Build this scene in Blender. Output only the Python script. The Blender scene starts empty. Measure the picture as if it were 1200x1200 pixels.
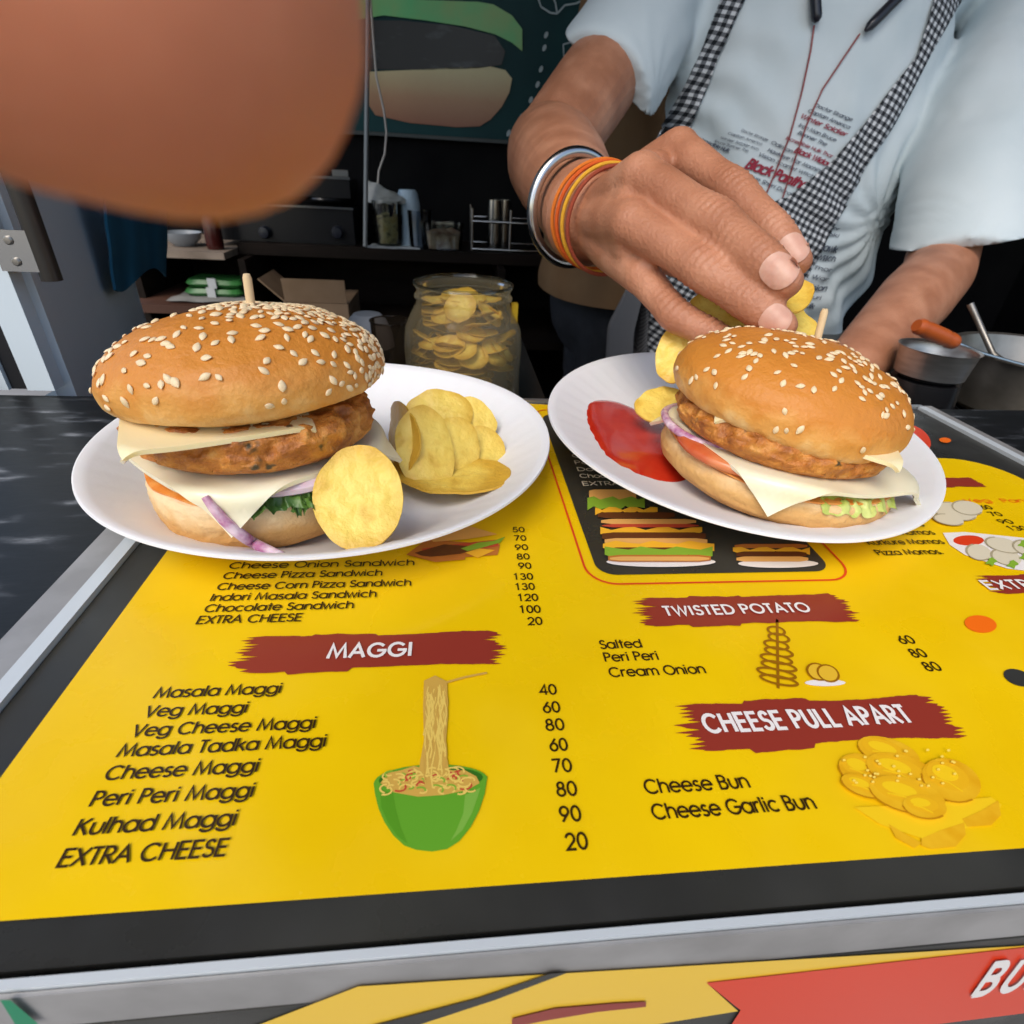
import bpy, bmesh, math, random
from mathutils import Vector, Matrix, noise
from mathutils.bvhtree import BVHTree
random.seed(7)
S = bpy.context.scene
COL = S.collection

# ------------------------------------------------------------------ camera
FPX, H = 650.0, 0.105
TH, YAW, ROLL = math.atan(404 / FPX), math.radians(7.0), math.radians(3.4)
FW = Vector((math.sin(YAW) * math.cos(TH), math.cos(YAW) * math.cos(TH), -math.sin(TH)))
_r = Vector((math.cos(YAW), -math.sin(YAW), 0)); _u = _r.cross(FW)
RT = _r * math.cos(ROLL) + _u * math.sin(ROLL); UP = -_r * math.sin(ROLL) + _u * math.cos(ROLL)
EYE = Vector((0, 0, H))
cam = bpy.data.cameras.new("camera"); camo = bpy.data.objects.new("camera", cam); COL.objects.link(camo)
m3 = Matrix((RT, UP, -FW)).transposed()
camo.matrix_world = Matrix.Translation(EYE) @ m3.to_4x4()
cam.lens = 5.0; cam.sensor_width = 5.0 * 1200 / FPX; cam.sensor_fit = 'HORIZONTAL'
cam.clip_start = 0.001; cam.clip_end = 200
cam.dof.use_dof = True; cam.dof.focus_distance = 0.172; cam.dof.aperture_fstop = 7.5
S.camera = camo

# ------------------------------------------------------------------ light
SUN_EL, SUN_AZ = math.radians(52), math.radians(212)      # azimuth measured clockwise from +Y: behind the viewer, to the left
w = bpy.data.worlds.new("World"); S.world = w; w.use_nodes = True
nt = w.node_tree; nt.nodes.clear()
sky = nt.nodes.new('ShaderNodeTexSky'); sky.sky_type = 'NISHITA'; sky.sun_disc = False
sky.sun_elevation = SUN_EL; sky.sun_rotation = SUN_AZ; sky.air_density = 1.2; sky.dust_density = 2.5; sky.ozone_density = 1.0
bg = nt.nodes.new('ShaderNodeBackground'); bg.inputs['Strength'].default_value = 0.15
ow = nt.nodes.new('ShaderNodeOutputWorld')
nt.links.new(sky.outputs[0], bg.inputs[0]); nt.links.new(bg.outputs[0], ow.inputs[0])
sl = bpy.data.lights.new("sun", 'SUN'); sl.energy = 1.2; sl.angle = math.radians(34); sl.color = (1, .95, .87)
so = bpy.data.objects.new("sun", sl); COL.objects.link(so)
sd = Vector((math.sin(SUN_AZ) * math.cos(SUN_EL), math.cos(SUN_AZ) * math.cos(SUN_EL), math.sin(SUN_EL)))
so.rotation_euler = sd.to_track_quat('Z', 'Y').to_euler(); so.location = sd * 5
S.view_settings.view_transform = 'Standard'; S.view_settings.look = 'None'
S.view_settings.exposure = 0.5; S.view_settings.gamma = 1.0
S.render.engine = 'CYCLES'; S.cycles.use_denoising = True
S.cycles.max_bounces = 8; S.cycles.caustics_reflective = False; S.cycles.caustics_refractive = False

# ------------------------------------------------------------------ helpers
def ray(x, y): return (FW * FPX + RT * (x - 600) - UP * (y - 600)) / FPX
def G(x, y, z=0.0):
    d = ray(x, y); return EYE + d * ((z - H) / d.z)
def D(x, y, t): return EYE + ray(x, y) * t
def WY(x, y, Y):
    d = ray(x, y); return EYE + d * (Y / d.y)
def camvec(x, y, z): return (RT * x + UP * y - FW * z).normalized()   # z towards the viewer

def tag(o, label=None, cat=None, group=None, kind=None):
    if label: o['label'] = label
    if cat: o['category'] = cat
    if group: o['group'] = group
    if kind: o['kind'] = kind
    return o
WM = {}
def thing(name, label, cat, loc=(0, 0, 0), rot=None, group=None):
    o = bpy.data.objects.new(name, None); o.empty_display_size = .01; COL.objects.link(o)
    M_ = Matrix.Translation(Vector(loc))
    if rot is not None: M_ = M_ @ rot.to_4x4()
    o.matrix_world = M_; WM[o.name] = M_
    return tag(o, label, cat, group)

class MB:
    def __init__(s): s.v = []; s.f = []; s.m = []; s.uv = {}
    def add(s, vs, fs, mi=0):
        b = len(s.v); s.v += [Vector(p) for p in vs]
        for f in fs: s.f.append(tuple(i + b for i in f)); s.m.append(mi)
        return b
    def box(s, a, b, mi=0):
        x0, y0, z0 = a; x1, y1, z1 = b
        s.add([(x0,y0,z0),(x1,y0,z0),(x1,y1,z0),(x0,y1,z0),(x0,y0,z1),(x1,y0,z1),(x1,y1,z1),(x0,y1,z1)],
              [(3,2,1,0),(4,5,6,7),(0,1,5,4),(1,2,6,5),(2,3,7,6),(3,0,4,7)], mi)
    def obox(s, c, ax, ay, az, mi=0):      # oriented box: centre and three half-axis vectors
        c, ax, ay, az = Vector(c), Vector(ax), Vector(ay), Vector(az)
        vs = [c + ax*i + ay*j + az*k for k in (-1,1) for i, j in ((-1,-1),(1,-1),(1,1),(-1,1))]
        s.add(vs, [(3,2,1,0),(4,5,6,7),(0,1,5,4),(1,2,6,5),(2,3,7,6),(3,0,4,7)], mi)
    def poly(s, pts, mi=0): s.add(pts, [tuple(range(len(pts)))], mi)
    def lathe(s, prof, c=(0,0,0), n=48, mi=0, fn=None, closed=False, axis=None, caps=True):
        c = Vector(c); q = Matrix.Identity(3)
        if axis is not None: q = Vector(axis).to_track_quat('Z', 'Y').to_matrix()
        vs = []
        for r, z in prof:
            for k in range(n):
                a = 2*math.pi*k/n; p = Vector((r*math.cos(a), r*math.sin(a), z))
                if fn: p = fn(p, a, r, z)
                vs.append(c + q @ p)
        fs = []; L = len(prof)
        for i in range(L - (0 if closed else 1)):
            j = (i+1) % L
            for k in range(n): fs.append((i*n+k, i*n+(k+1)%n, j*n+(k+1)%n, j*n+k))
        if not closed and caps:
            fs.append(tuple(range(n))[::-1]); fs.append(tuple((L-1)*n+k for k in range(n)))
        s.add(vs, fs, mi)
    def tube(s, pts, r, n=10, mi=0):
        pts = [Vector(p) for p in pts]; vs = []; N = len(pts); up = None
        for i, p in enumerate(pts):
            t = (pts[min(i+1, N-1)] - pts[max(i-1, 0)]).normalized()
            if up is None: up = t.orthogonal().normalized()
            up = (up - t*up.dot(t)).normalized(); b = t.cross(up)
            rr = r[i] if isinstance(r, (list, tuple)) else r
            for k in range(n):
                a = 2*math.pi*k/n; vs.append(p + (up*math.cos(a) + b*math.sin(a))*rr)
        fs = [(i*n+k, i*n+(k+1)%n, (i+1)*n+(k+1)%n, (i+1)*n+k) for i in range(N-1) for k in range(n)]
        fs += [tuple(range(n))[::-1], tuple((N-1)*n+k for k in range(n))]
        s.add(vs, fs, mi)
    def ring(s, c, axis, R, r, n=48, k=12, mi=0, sq=1.0, ref=None):
        q = Vector(axis).normalized(); e1 = (Vector(ref) - q*Vector(ref).dot(q)).normalized() if ref else q.orthogonal().normalized(); e2 = q.cross(e1)
        vs = []; c = Vector(c)
        for i in range(n):
            a = 2*math.pi*i/n; d = e1*math.cos(a) + e2*math.sin(a)*sq
            for j in range(k):
                b = 2*math.pi*j/k; vs.append(c + d*R + d.normalized()*r*math.cos(b) + q*r*math.sin(b))
        s.add(vs, [(i*k+j, ((i+1)%n)*k+j, ((i+1)%n)*k+(j+1)%k, i*k+(j+1)%k) for i in range(n) for j in range(k)], mi)
    def limb(s, pts, rad, up=(0,0,1), n=20, mi=0, flat1=False):
        # closed tapered volume along a polyline; rad = [(r_side, r_up)]; round ends
        pts = [Vector(p) for p in pts]; rad = [(r, r) if not isinstance(r, tuple) else r for r in rad]
        P = []; N = len(pts)
        for i in range(N): P.append((pts[i], rad[i][0], rad[i][1], (pts[min(i+1,N-1)] - pts[max(i-1,0)]).normalized()))
        t0 = P[0][3]; t1 = P[-1][3]; out = []
        for a in (80, 60, 40, 20):
            c_, s_ = math.cos(math.radians(a)), math.sin(math.radians(a)); out.append((pts[0] - t0*min(rad[0])*s_, rad[0][0]*c_, rad[0][1]*c_, t0))
        out += P
        if not flat1:
            for a in (20, 40, 60, 80):
                c_, s_ = math.cos(math.radians(a)), math.sin(math.radians(a)); out.append((pts[-1] + t1*min(rad[-1])*s_, rad[-1][0]*c_, rad[-1][1]*c_, t1))
        vs = []; up = Vector(up)
        for p, ra, rb, t in out:
            v = (up - t*up.dot(t)).normalized(); sd_ = t.cross(v)
            for k in range(n):
                a = 2*math.pi*k/n; vs.append(p + sd_*ra*math.cos(a) + v*rb*math.sin(a))
        L = len(out)
        fs = [(i*n+k, i*n+(k+1)%n, (i+1)*n+(k+1)%n, (i+1)*n+k) for i in range(L-1) for k in range(n)]
        fs += [tuple(range(n))[::-1], tuple((L-1)*n+k for k in range(n))]
        s.add(vs, fs, mi)
    def grid(s, fn, nu, nv, mi=0, uv=None):
        vs = [fn(i/nu, j/nv) for j in range(nv+1) for i in range(nu+1)]
        b = s.add(vs, [(j*(nu+1)+i, j*(nu+1)+i+1, (j+1)*(nu+1)+i+1, (j+1)*(nu+1)+i) for j in range(nv) for i in range(nu)], mi)
        if uv:
            for j in range(nv+1):
                for i in range(nu+1): s.uv[b + j*(nu+1)+i] = uv(i/nu, j/nv)
    def mesh(s, name, inv=None, smooth=True, sharp=40):
        me = bpy.data.meshes.new(name)
        vs = [inv @ p for p in s.v] if inv is not None else s.v
        me.from_pydata([tuple(p) for p in vs], [], s.f); me.update()
        me.polygons.foreach_set('material_index', s.m)
        if s.uv:
            ul = me.uv_layers.new(name='uv')
            for lp in me.loops: ul.data[lp.index].uv = s.uv.get(lp.vertex_index, (0, 0))
        if smooth:
            me.shade_smooth(); me.set_sharp_from_angle(angle=math.radians(sharp))
        return me
    def build(s, name, mats, parent=None, world=True, smooth=True, sharp=40, fix=False):
        inv = WM[parent.name].inverted() if (parent is not None and world and parent.name in WM) else None
        me = s.mesh(name, inv, smooth, sharp)
        if fix:
            bm = bmesh.new(); bm.from_mesh(me); bmesh.ops.recalc_face_normals(bm, faces=bm.faces); bm.to_mesh(me); bm.free()
        o = bpy.data.objects.new(name, me); COL.objects.link(o)
        for m_ in (mats if isinstance(mats, (list, tuple)) else [mats]): me.materials.append(m_)
        if parent is not None:
            o.parent = parent
            WM[o.name] = WM.get(parent.name, Matrix.Identity(4))
        else: WM[o.name] = Matrix.Identity(4)
        return o

def remesh(mb, voxel, smooth_it=6, fac=.5):
    """union of overlapping closed volumes as one continuous surface"""
    me = mb.mesh('tmp', smooth=False)
    bm = bmesh.new(); bm.from_mesh(me)
    bmesh.ops.recalc_face_normals(bm, faces=bm.faces); bm.to_mesh(me); bm.free()
    o = bpy.data.objects.new('tmp', me); COL.objects.link(o)
    r = o.modifiers.new('r', 'REMESH'); r.mode = 'VOXEL'; r.voxel_size = voxel; r.adaptivity = 0
    if smooth_it:
        sm = o.modifiers.new('s', 'SMOOTH'); sm.iterations = smooth_it; sm.factor = fac
    dg = bpy.context.evaluated_depsgraph_get(); dg.update()
    me2 = bpy.data.meshes.new_from_object(o.evaluated_get(dg))
    bpy.data.objects.remove(o); bpy.data.meshes.remove(me)
    me2.shade_smooth()
    return me2
def put(name, me, mats, parent=None):
    o = bpy.data.objects.new(name, me)
    COL.objects.link(o)
    me.materials.clear()
    for m_ in (mats if isinstance(mats, (list, tuple)) else [mats]): me.materials.append(m_)
    if parent is not None:
        if parent.name in WM: me.transform(WM[parent.name].inverted())
        o.parent = parent; WM[o.name] = WM.get(parent.name, Matrix.Identity(4))
    else: WM[o.name] = Matrix.Identity(4)
    return o

# ------------------------------------------------------------------ materials
def srgb(r, g, b):
    f = lambda c: (c/255/12.92 if c/255 <= .04045 else ((c/255+.055)/1.055)**2.4)
    return (f(r), f(g), f(b), 1)
def mat(name, col, rough=.5, spec=.5, metal=0, var=None, vscale=60, stretch=(1,1,1), bump=0, bscale=300, sss=0, sssr=(1,.4,.2), ssscale=.004,
        trans=0, coat=0, ior=None, detail=4, ramp=(.35,.65), bdist=.001):
    m = bpy.data.materials.new(name); m.use_nodes = True; n = m.node_tree; b = n.nodes['Principled BSDF']
    b.inputs['Base Color'].default_value = (*col[:3], 1); b.inputs['Roughness'].default_value = rough
    b.inputs['Specular IOR Level'].default_value = spec; b.inputs['Metallic'].default_value = metal
    b.inputs['Coat Weight'].default_value = coat; b.inputs['Coat Roughness'].default_value = .1
    b.inputs['Transmission Weight'].default_value = trans
    if ior: b.inputs['IOR'].default_value = ior
    if sss:
        b.inputs['Subsurface Weight'].default_value = sss; b.inputs['Subsurface Radius'].default_value = sssr; b.inputs['Subsurface Scale'].default_value = ssscale
    if var or bump:
        tc = n.nodes.new('ShaderNodeTexCoord'); mp = n.nodes.new('ShaderNodeMapping'); mp.inputs['Scale'].default_value = stretch
        n.links.new(tc.outputs['Object'], mp.inputs[0])
    if var:
        cols = var if isinstance(var, list) else [var]
        ns = n.nodes.new('ShaderNodeTexNoise'); ns.inputs['Scale'].default_value = vscale; ns.inputs['Detail'].default_value = detail
        cr = n.nodes.new('ShaderNodeValToRGB'); cr.color_ramp.elements[0].position = ramp[0]; cr.color_ramp.elements[1].position = ramp[1]
        cr.color_ramp.elements[0].color = (*col[:3], 1); cr.color_ramp.elements[1].color = (*cols[-1][:3], 1)
        for i, c_ in enumerate(cols[:-1]):
            e = cr.color_ramp.elements.new(ramp[0] + (ramp[1]-ramp[0])*(i+1)/len(cols)); e.color = (*c_[:3], 1)
        n.links.new(mp.outputs[0], ns.inputs[0]); n.links.new(ns.outputs[0], cr.inputs[0]); n.links.new(cr.outputs[0], b.inputs['Base Color'])
    if bump:
        n2 = n.nodes.new('ShaderNodeTexNoise'); n2.inputs['Scale'].default_value = bscale; n2.inputs['Detail'].default_value = 5
        bp = n.nodes.new('ShaderNodeBump'); bp.inputs['Strength'].default_value = bump; bp.inputs['Distance'].default_value = bdist
        n.links.new(mp.outputs[0], n2.inputs[0]); n.links.new(n2.outputs[0], bp.inputs['Height']); n.links.new(bp.outputs[0], b.inputs['Normal'])
    return m
def uvmat(name, a, b_, su, sv, rough=.8, mode='gingham', mid=None):
    """woven check driven by the strip's own UVs"""
    m = bpy.data.materials.new(name); m.use_nodes = True; n = m.node_tree; b = n.nodes['Principled BSDF']
    b.inputs['Roughness'].default_value = rough; b.inputs['Specular IOR Level'].default_value = .2
    tc = n.nodes.new('ShaderNodeTexCoord'); sp = n.nodes.new('ShaderNodeSeparateXYZ'); n.links.new(tc.outputs['UV'], sp.inputs[0])
    def step(out, sc):
        a1 = n.nodes.new('ShaderNodeMath'); a1.operation = 'MULTIPLY'; a1.inputs[1].default_value = sc; n.links.new(out, a1.inputs[0])
        a2 = n.nodes.new('ShaderNodeMath'); a2.operation = 'FRACT'; n.links.new(a1.outputs[0], a2.inputs[0])
        a3 = n.nodes.new('ShaderNodeMath'); a3.operation = 'GREATER_THAN'; a3.inputs[1].default_value = .5; n.links.new(a2.outputs[0], a3.inputs[0])
        return a3.outputs[0]
    x, y = step(sp.outputs[0], su), step(sp.outputs[1], sv)
    ad = n.nodes.new('ShaderNodeMath'); ad.operation = 'ADD'; n.links.new(x, ad.inputs[0]); n.links.new(y, ad.inputs[1])
    dv = n.nodes.new('ShaderNodeMath'); dv.operation = 'MULTIPLY'; dv.inputs[1].default_value = .5; n.links.new(ad.outputs[0], dv.inputs[0])
    cr = n.nodes.new('ShaderNodeValToRGB'); cr.color_ramp.interpolation = 'CONSTANT'
    cr.color_ramp.elements[0].color = (*a[:3], 1); cr.color_ramp.elements[1].color = (*b_[:3], 1); cr.color_ramp.elements[1].position = .9
    e = cr.color_ramp.elements.new(.3); e.color = (*(mid or [(p+q)/2 for p, q in zip(a, b_)])[:3], 1)
    n.links.new(dv.outputs[0], cr.inputs[0]); n.links.new(cr.outputs[0], b.inputs['Base Color'])
    return m
def glass(name, tint=(1,1,1), rough=.05, milk=0, milkcol=(.7,.62,.42), ior=1.45):
    """clear thin plastic or glass wall: mostly see-through with a sharp reflection"""
    m = bpy.data.materials.new(name); m.use_nodes = True; n = m.node_tree; n.nodes.remove(n.nodes['Principled BSDF'])
    tr = n.nodes.new('ShaderNodeBsdfTransparent'); tr.inputs[0].default_value = (*tint, 1)
    gl = n.nodes.new('ShaderNodeBsdfGlossy'); gl.inputs[1].default_value = rough
    fr = n.nodes.new('ShaderNodeFresnel'); fr.inputs[0].default_value = ior
    mx = n.nodes.new('ShaderNodeMixShader'); o = n.nodes['Material Output']
    n.links.new(fr.outputs[0], mx.inputs[0]); n.links.new(tr.outputs[0], mx.inputs[1]); n.links.new(gl.outputs[0], mx.inputs[2]); sh = mx.outputs[0]
    if milk:
        df = n.nodes.new('ShaderNodeBsdfTranslucent'); df.inputs[0].default_value = (*milkcol, 1); d2 = n.nodes.new('ShaderNodeBsdfDiffuse'); d2.inputs[0].default_value = (*milkcol, 1)
        m1 = n.nodes.new('ShaderNodeMixShader'); m1.inputs[0].default_value = .5; n.links.new(df.outputs[0], m1.inputs[1]); n.links.new(d2.outputs[0], m1.inputs[2])
        m2 = n.nodes.new('ShaderNodeMixShader'); m2.inputs[0].default_value = milk; n.links.new(sh, m2.inputs[1]); n.links.new(m1.outputs[0], m2.inputs[2]); sh = m2.outputs[0]
    n.links.new(sh, o.inputs[0])
    return m
def zramp(name, stops, axis=2, z0=0, z1=1, rough=.4, noise_amt=.12, nscale=90, bump=.1, bscale=250, sss=0, coat=0, bdist=.001, spec=.5, sssr=(1,.5,.25), speck=None):
    """colour that belongs to the thing itself, running along one of its own axes, broken up by noise"""
    m = bpy.data.materials.new(name); m.use_nodes = True; n = m.node_tree; b = n.nodes['Principled BSDF']
    b.inputs['Roughness'].default_value = rough; b.inputs['Coat Weight'].default_value = coat; b.inputs['Specular IOR Level'].default_value = spec
    b.inputs['Coat Roughness'].default_value = .25
    tc = n.nodes.new('ShaderNodeTexCoord'); sp = n.nodes.new('ShaderNodeSeparateXYZ'); n.links.new(tc.outputs['Object'], sp.inputs[0])
    mr = n.nodes.new('ShaderNodeMapRange'); mr.inputs[1].default_value = z0; mr.inputs[2].default_value = z1; n.links.new(sp.outputs[axis], mr.inputs[0])
    ns = n.nodes.new('ShaderNodeTexNoise'); ns.inputs['Scale'].default_value = nscale; ns.inputs['Detail'].default_value = 5; n.links.new(tc.outputs['Object'], ns.inputs[0])
    m1 = n.nodes.new('ShaderNodeMath'); m1.operation = 'MULTIPLY_ADD'; m1.inputs[1].default_value = noise_amt*2; m1.inputs[2].default_value = -noise_amt
    n.links.new(ns.outputs[0], m1.inputs[0])
    ad = n.nodes.new('ShaderNodeMath'); ad.operation = 'ADD'; n.links.new(mr.outputs[0], ad.inputs[0]); n.links.new(m1.outputs[0], ad.inputs[1])
    cr = n.nodes.new('ShaderNodeValToRGB'); els = cr.color_ramp.elements
    els[0].position, els[0].color = stops[0][0], (*stops[0][1][:3], 1); els[1].position, els[1].color = stops[-1][0], (*stops[-1][1][:3], 1)
    for p, c_ in stops[1:-1]:
        e = els.new(p); e.color = (*c_[:3], 1)
    n.links.new(ad.outputs[0], cr.inputs[0]); colout = cr.outputs[0]
    if speck:
        n3 = n.nodes.new('ShaderNodeTexNoise'); n3.inputs['Scale'].default_value = speck[1]; n3.inputs['Detail'].default_value = 2; n.links.new(tc.outputs['Object'], n3.inputs[0])
        r3 = n.nodes.new('ShaderNodeMapRange'); r3.inputs[1].default_value = speck[2]; r3.inputs[2].default_value = speck[2]+.08; n.links.new(n3.outputs[0], r3.inputs[0])
        mx = n.nodes.new('ShaderNodeMix'); mx.data_type = 'RGBA'; mx.inputs[7].default_value = (*speck[0][:3], 1)
        n.links.new(r3.outputs[0], mx.inputs[0]); n.links.new(colout, mx.inputs[6]); colout = mx.outputs[2]
    n.links.new(colout, b.inputs['Base Color'])
    if sss:
        b.inputs['Subsurface Weight'].default_value = sss; b.inputs['Subsurface Radius'].default_value = sssr; b.inputs['Subsurface Scale'].default_value = .003
    n2 = n.nodes.new('ShaderNodeTexNoise'); n2.inputs['Scale'].default_value = bscale; n2.inputs['Detail'].default_value = 6; n.links.new(tc.outputs['Object'], n2.inputs[0])
    bp = n.nodes.new('ShaderNodeBump'); bp.inputs['Strength'].default_value = bump; bp.inputs['Distance'].default_value = bdist
    n.links.new(n2.outputs[0], bp.inputs['Height']); n.links.new(bp.outputs[0], b.inputs['Normal'])
    return m

def uneven(m, lo, hi, scale=35):
    n = m.node_tree; b = n.nodes['Principled BSDF']; tc = n.nodes.new('ShaderNodeTexCoord'); ns = n.nodes.new('ShaderNodeTexNoise'); ns.inputs['Scale'].default_value = scale; ns.inputs['Detail'].default_value = 8
    mr = n.nodes.new('ShaderNodeMapRange'); mr.inputs[1].default_value = .35; mr.inputs[2].default_value = .65; mr.inputs[3].default_value = lo; mr.inputs[4].default_value = hi
    n.links.new(tc.outputs['Object'], ns.inputs[0]); n.links.new(ns.outputs[0], mr.inputs[0]); n.links.new(mr.outputs[0], b.inputs['Roughness']); return m
# printed laminate colours
def pr(name, r, g, b, rough=.28, **k): return mat(name, srgb(r, g, b), rough, .45, **k)
YEL = pr('print_yellow', 238, 197, 10, var=srgb(231, 188, 8), vscale=25)
BLK = pr('print_black', 44, 44, 42, rough=.32, var=srgb(54, 54, 50), vscale=30)
uneven(YEL, .16, .42); uneven(BLK, .2, .5)
INK = pr('print_ink', 52, 34, 14); MAR = pr('print_maroon', 142, 52, 40); WHT = pr('print_white', 232, 226, 222)
RED = pr('print_red', 216, 62, 30); ORG = pr('print_orange', 238, 108, 22); GRN = pr('print_green', 96, 158, 42)
GRD = pr('print_dark_green', 52, 108, 30); NOO = pr('print_noodle', 228, 196, 98); NOD = pr('print_noodle_shade', 204, 162, 74)
BUN = pr('print_bun', 221, 163, 22, var=srgb(232,182,36), vscale=160); BUL = pr('print_bun_light', 238, 196, 30); BUD = pr('print_bun_line', 190, 130, 16); TWL = pr('print_twist_line', 150, 98, 14)
BRD = pr('print_bread', 226, 170, 96); BRK = pr('print_bread_dark', 186, 112, 50); CHS = pr('print_cheddar', 240, 180, 48)
PAT = pr('print_patty', 96, 52, 28); LET = pr('print_lettuce', 132, 172, 52); TOM = pr('print_tomato', 190, 70, 50); POT = pr('print_potato', 224, 180, 50)
GRA = pr('print_pale_gray', 226, 216, 200); MOM = pr('print_dumpling', 214, 204, 178); MOD = pr('print_dumpling_line', 168, 156, 126)  # pale grey ink is for the burger panel lettering
ALU = mat('aluminium', (.62,.64,.66), .32, .5, .9, bump=.08, bscale=180, stretch=(1,1,1))
ALUL = mat('aluminium_bright', (.62,.67,.70), .38, .5, .25, bump=.08, bscale=180)  # frame aluminium again, lighter: the lip's highlight is put into the colour
ALG = mat('aluminium_dark', (.36,.35,.34), .42, .5, .5, var=(.46,.45,.44), vscale=60, bump=.15, bscale=120)
SKIN = mat('skin', (.36,.145,.076), .46, .4, var=[(.44,.190,.105),(.54,.255,.150)], vscale=38, detail=8, bump=.55, bscale=620, sss=.10, ssscale=.003, bdist=.0010, ramp=(.3,.7))
STEEL = mat('steel', (.55,.55,.54), .22, .5, 1.0, bump=.05, bscale=60)
STEELD = mat('steel_worn', (.20,.19,.17), .35, .5, .8, var=(.32,.30,.27), vscale=30, bump=.2, bscale=60)

# ------------------------------------------------------------------ ground and kiosk shell
gm = mat('paving', (.19,.18,.17), .85, .2, var=(.27,.26,.245), vscale=2, bump=.3, bscale=20)
b = MB(); b.box((-60,-60,-1.06),(60,60,-1.0)); tag(b.build('ground', gm, smooth=False), kind='structure')

DARK = mat('dark_laminate', (.004,.004,.005), .8, .08, var=(.010,.010,.010), vscale=5)
DBR = mat('dark_brown_board', (.010,.007,.005), .7, .12, var=(.018,.012,.009), vscale=6, stretch=(1,1,6))
kio = thing('kiosk', 'dark kiosk with black back wall and unseen shading roof around the vendor', 'kiosk', (0.3, .9, -1))
b = MB(); b.box((-.9,1.58,-1),(1.9,1.63,1.045)); b.build('back_wall', DARK, kio, smooth=False)
b = MB(); b.box((1.62,.30,-1),(1.66,1.575,1.045)); b.build('side_wall', DARK, kio, smooth=False)
b = MB(); b.box((-.95,.06,1.05),(1.95,1.66,1.10)); b.build('shade_roof', DARK, kio, smooth=False)  # unseen roof, put in and extended forward to shade the interior
b = MB(); b.box((-.9,.30,-.998),(1.62,1.575,-.985)); b.build('floor_panel', DBR, kio, smooth=False)

# ------------------------------------------------------------------ front counter
GRAN = mat('black_granite', (.008,.009,.010), .42, .35, var=[(.012,.013,.015),(.05,.055,.062),(.20,.21,.225)], vscale=42, stretch=(1.0,3.0,1), detail=10, ramp=(.48,.70), bump=.05, bscale=200)
ctr = thing('counter', 'food stall counter with streaked black granite top beside the yellow menu', 'counter', (.08, .16, -1))
b = MB()
b.box((-.75,.0405,-.03),(-.111,.281,-.002)); b.box((.2735,.0405,-.03),(1.0,.281,-.002)); b.box((-.111,.0405,-.03),(.2735,.281,-.012))
b.build('granite_top', GRAN, ctr, smooth=False)
b = MB(); b.box((-.75,.055,-1),(1.0,.265,-.03)); b.build('counter_body', DBR, ctr, smooth=False)

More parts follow.
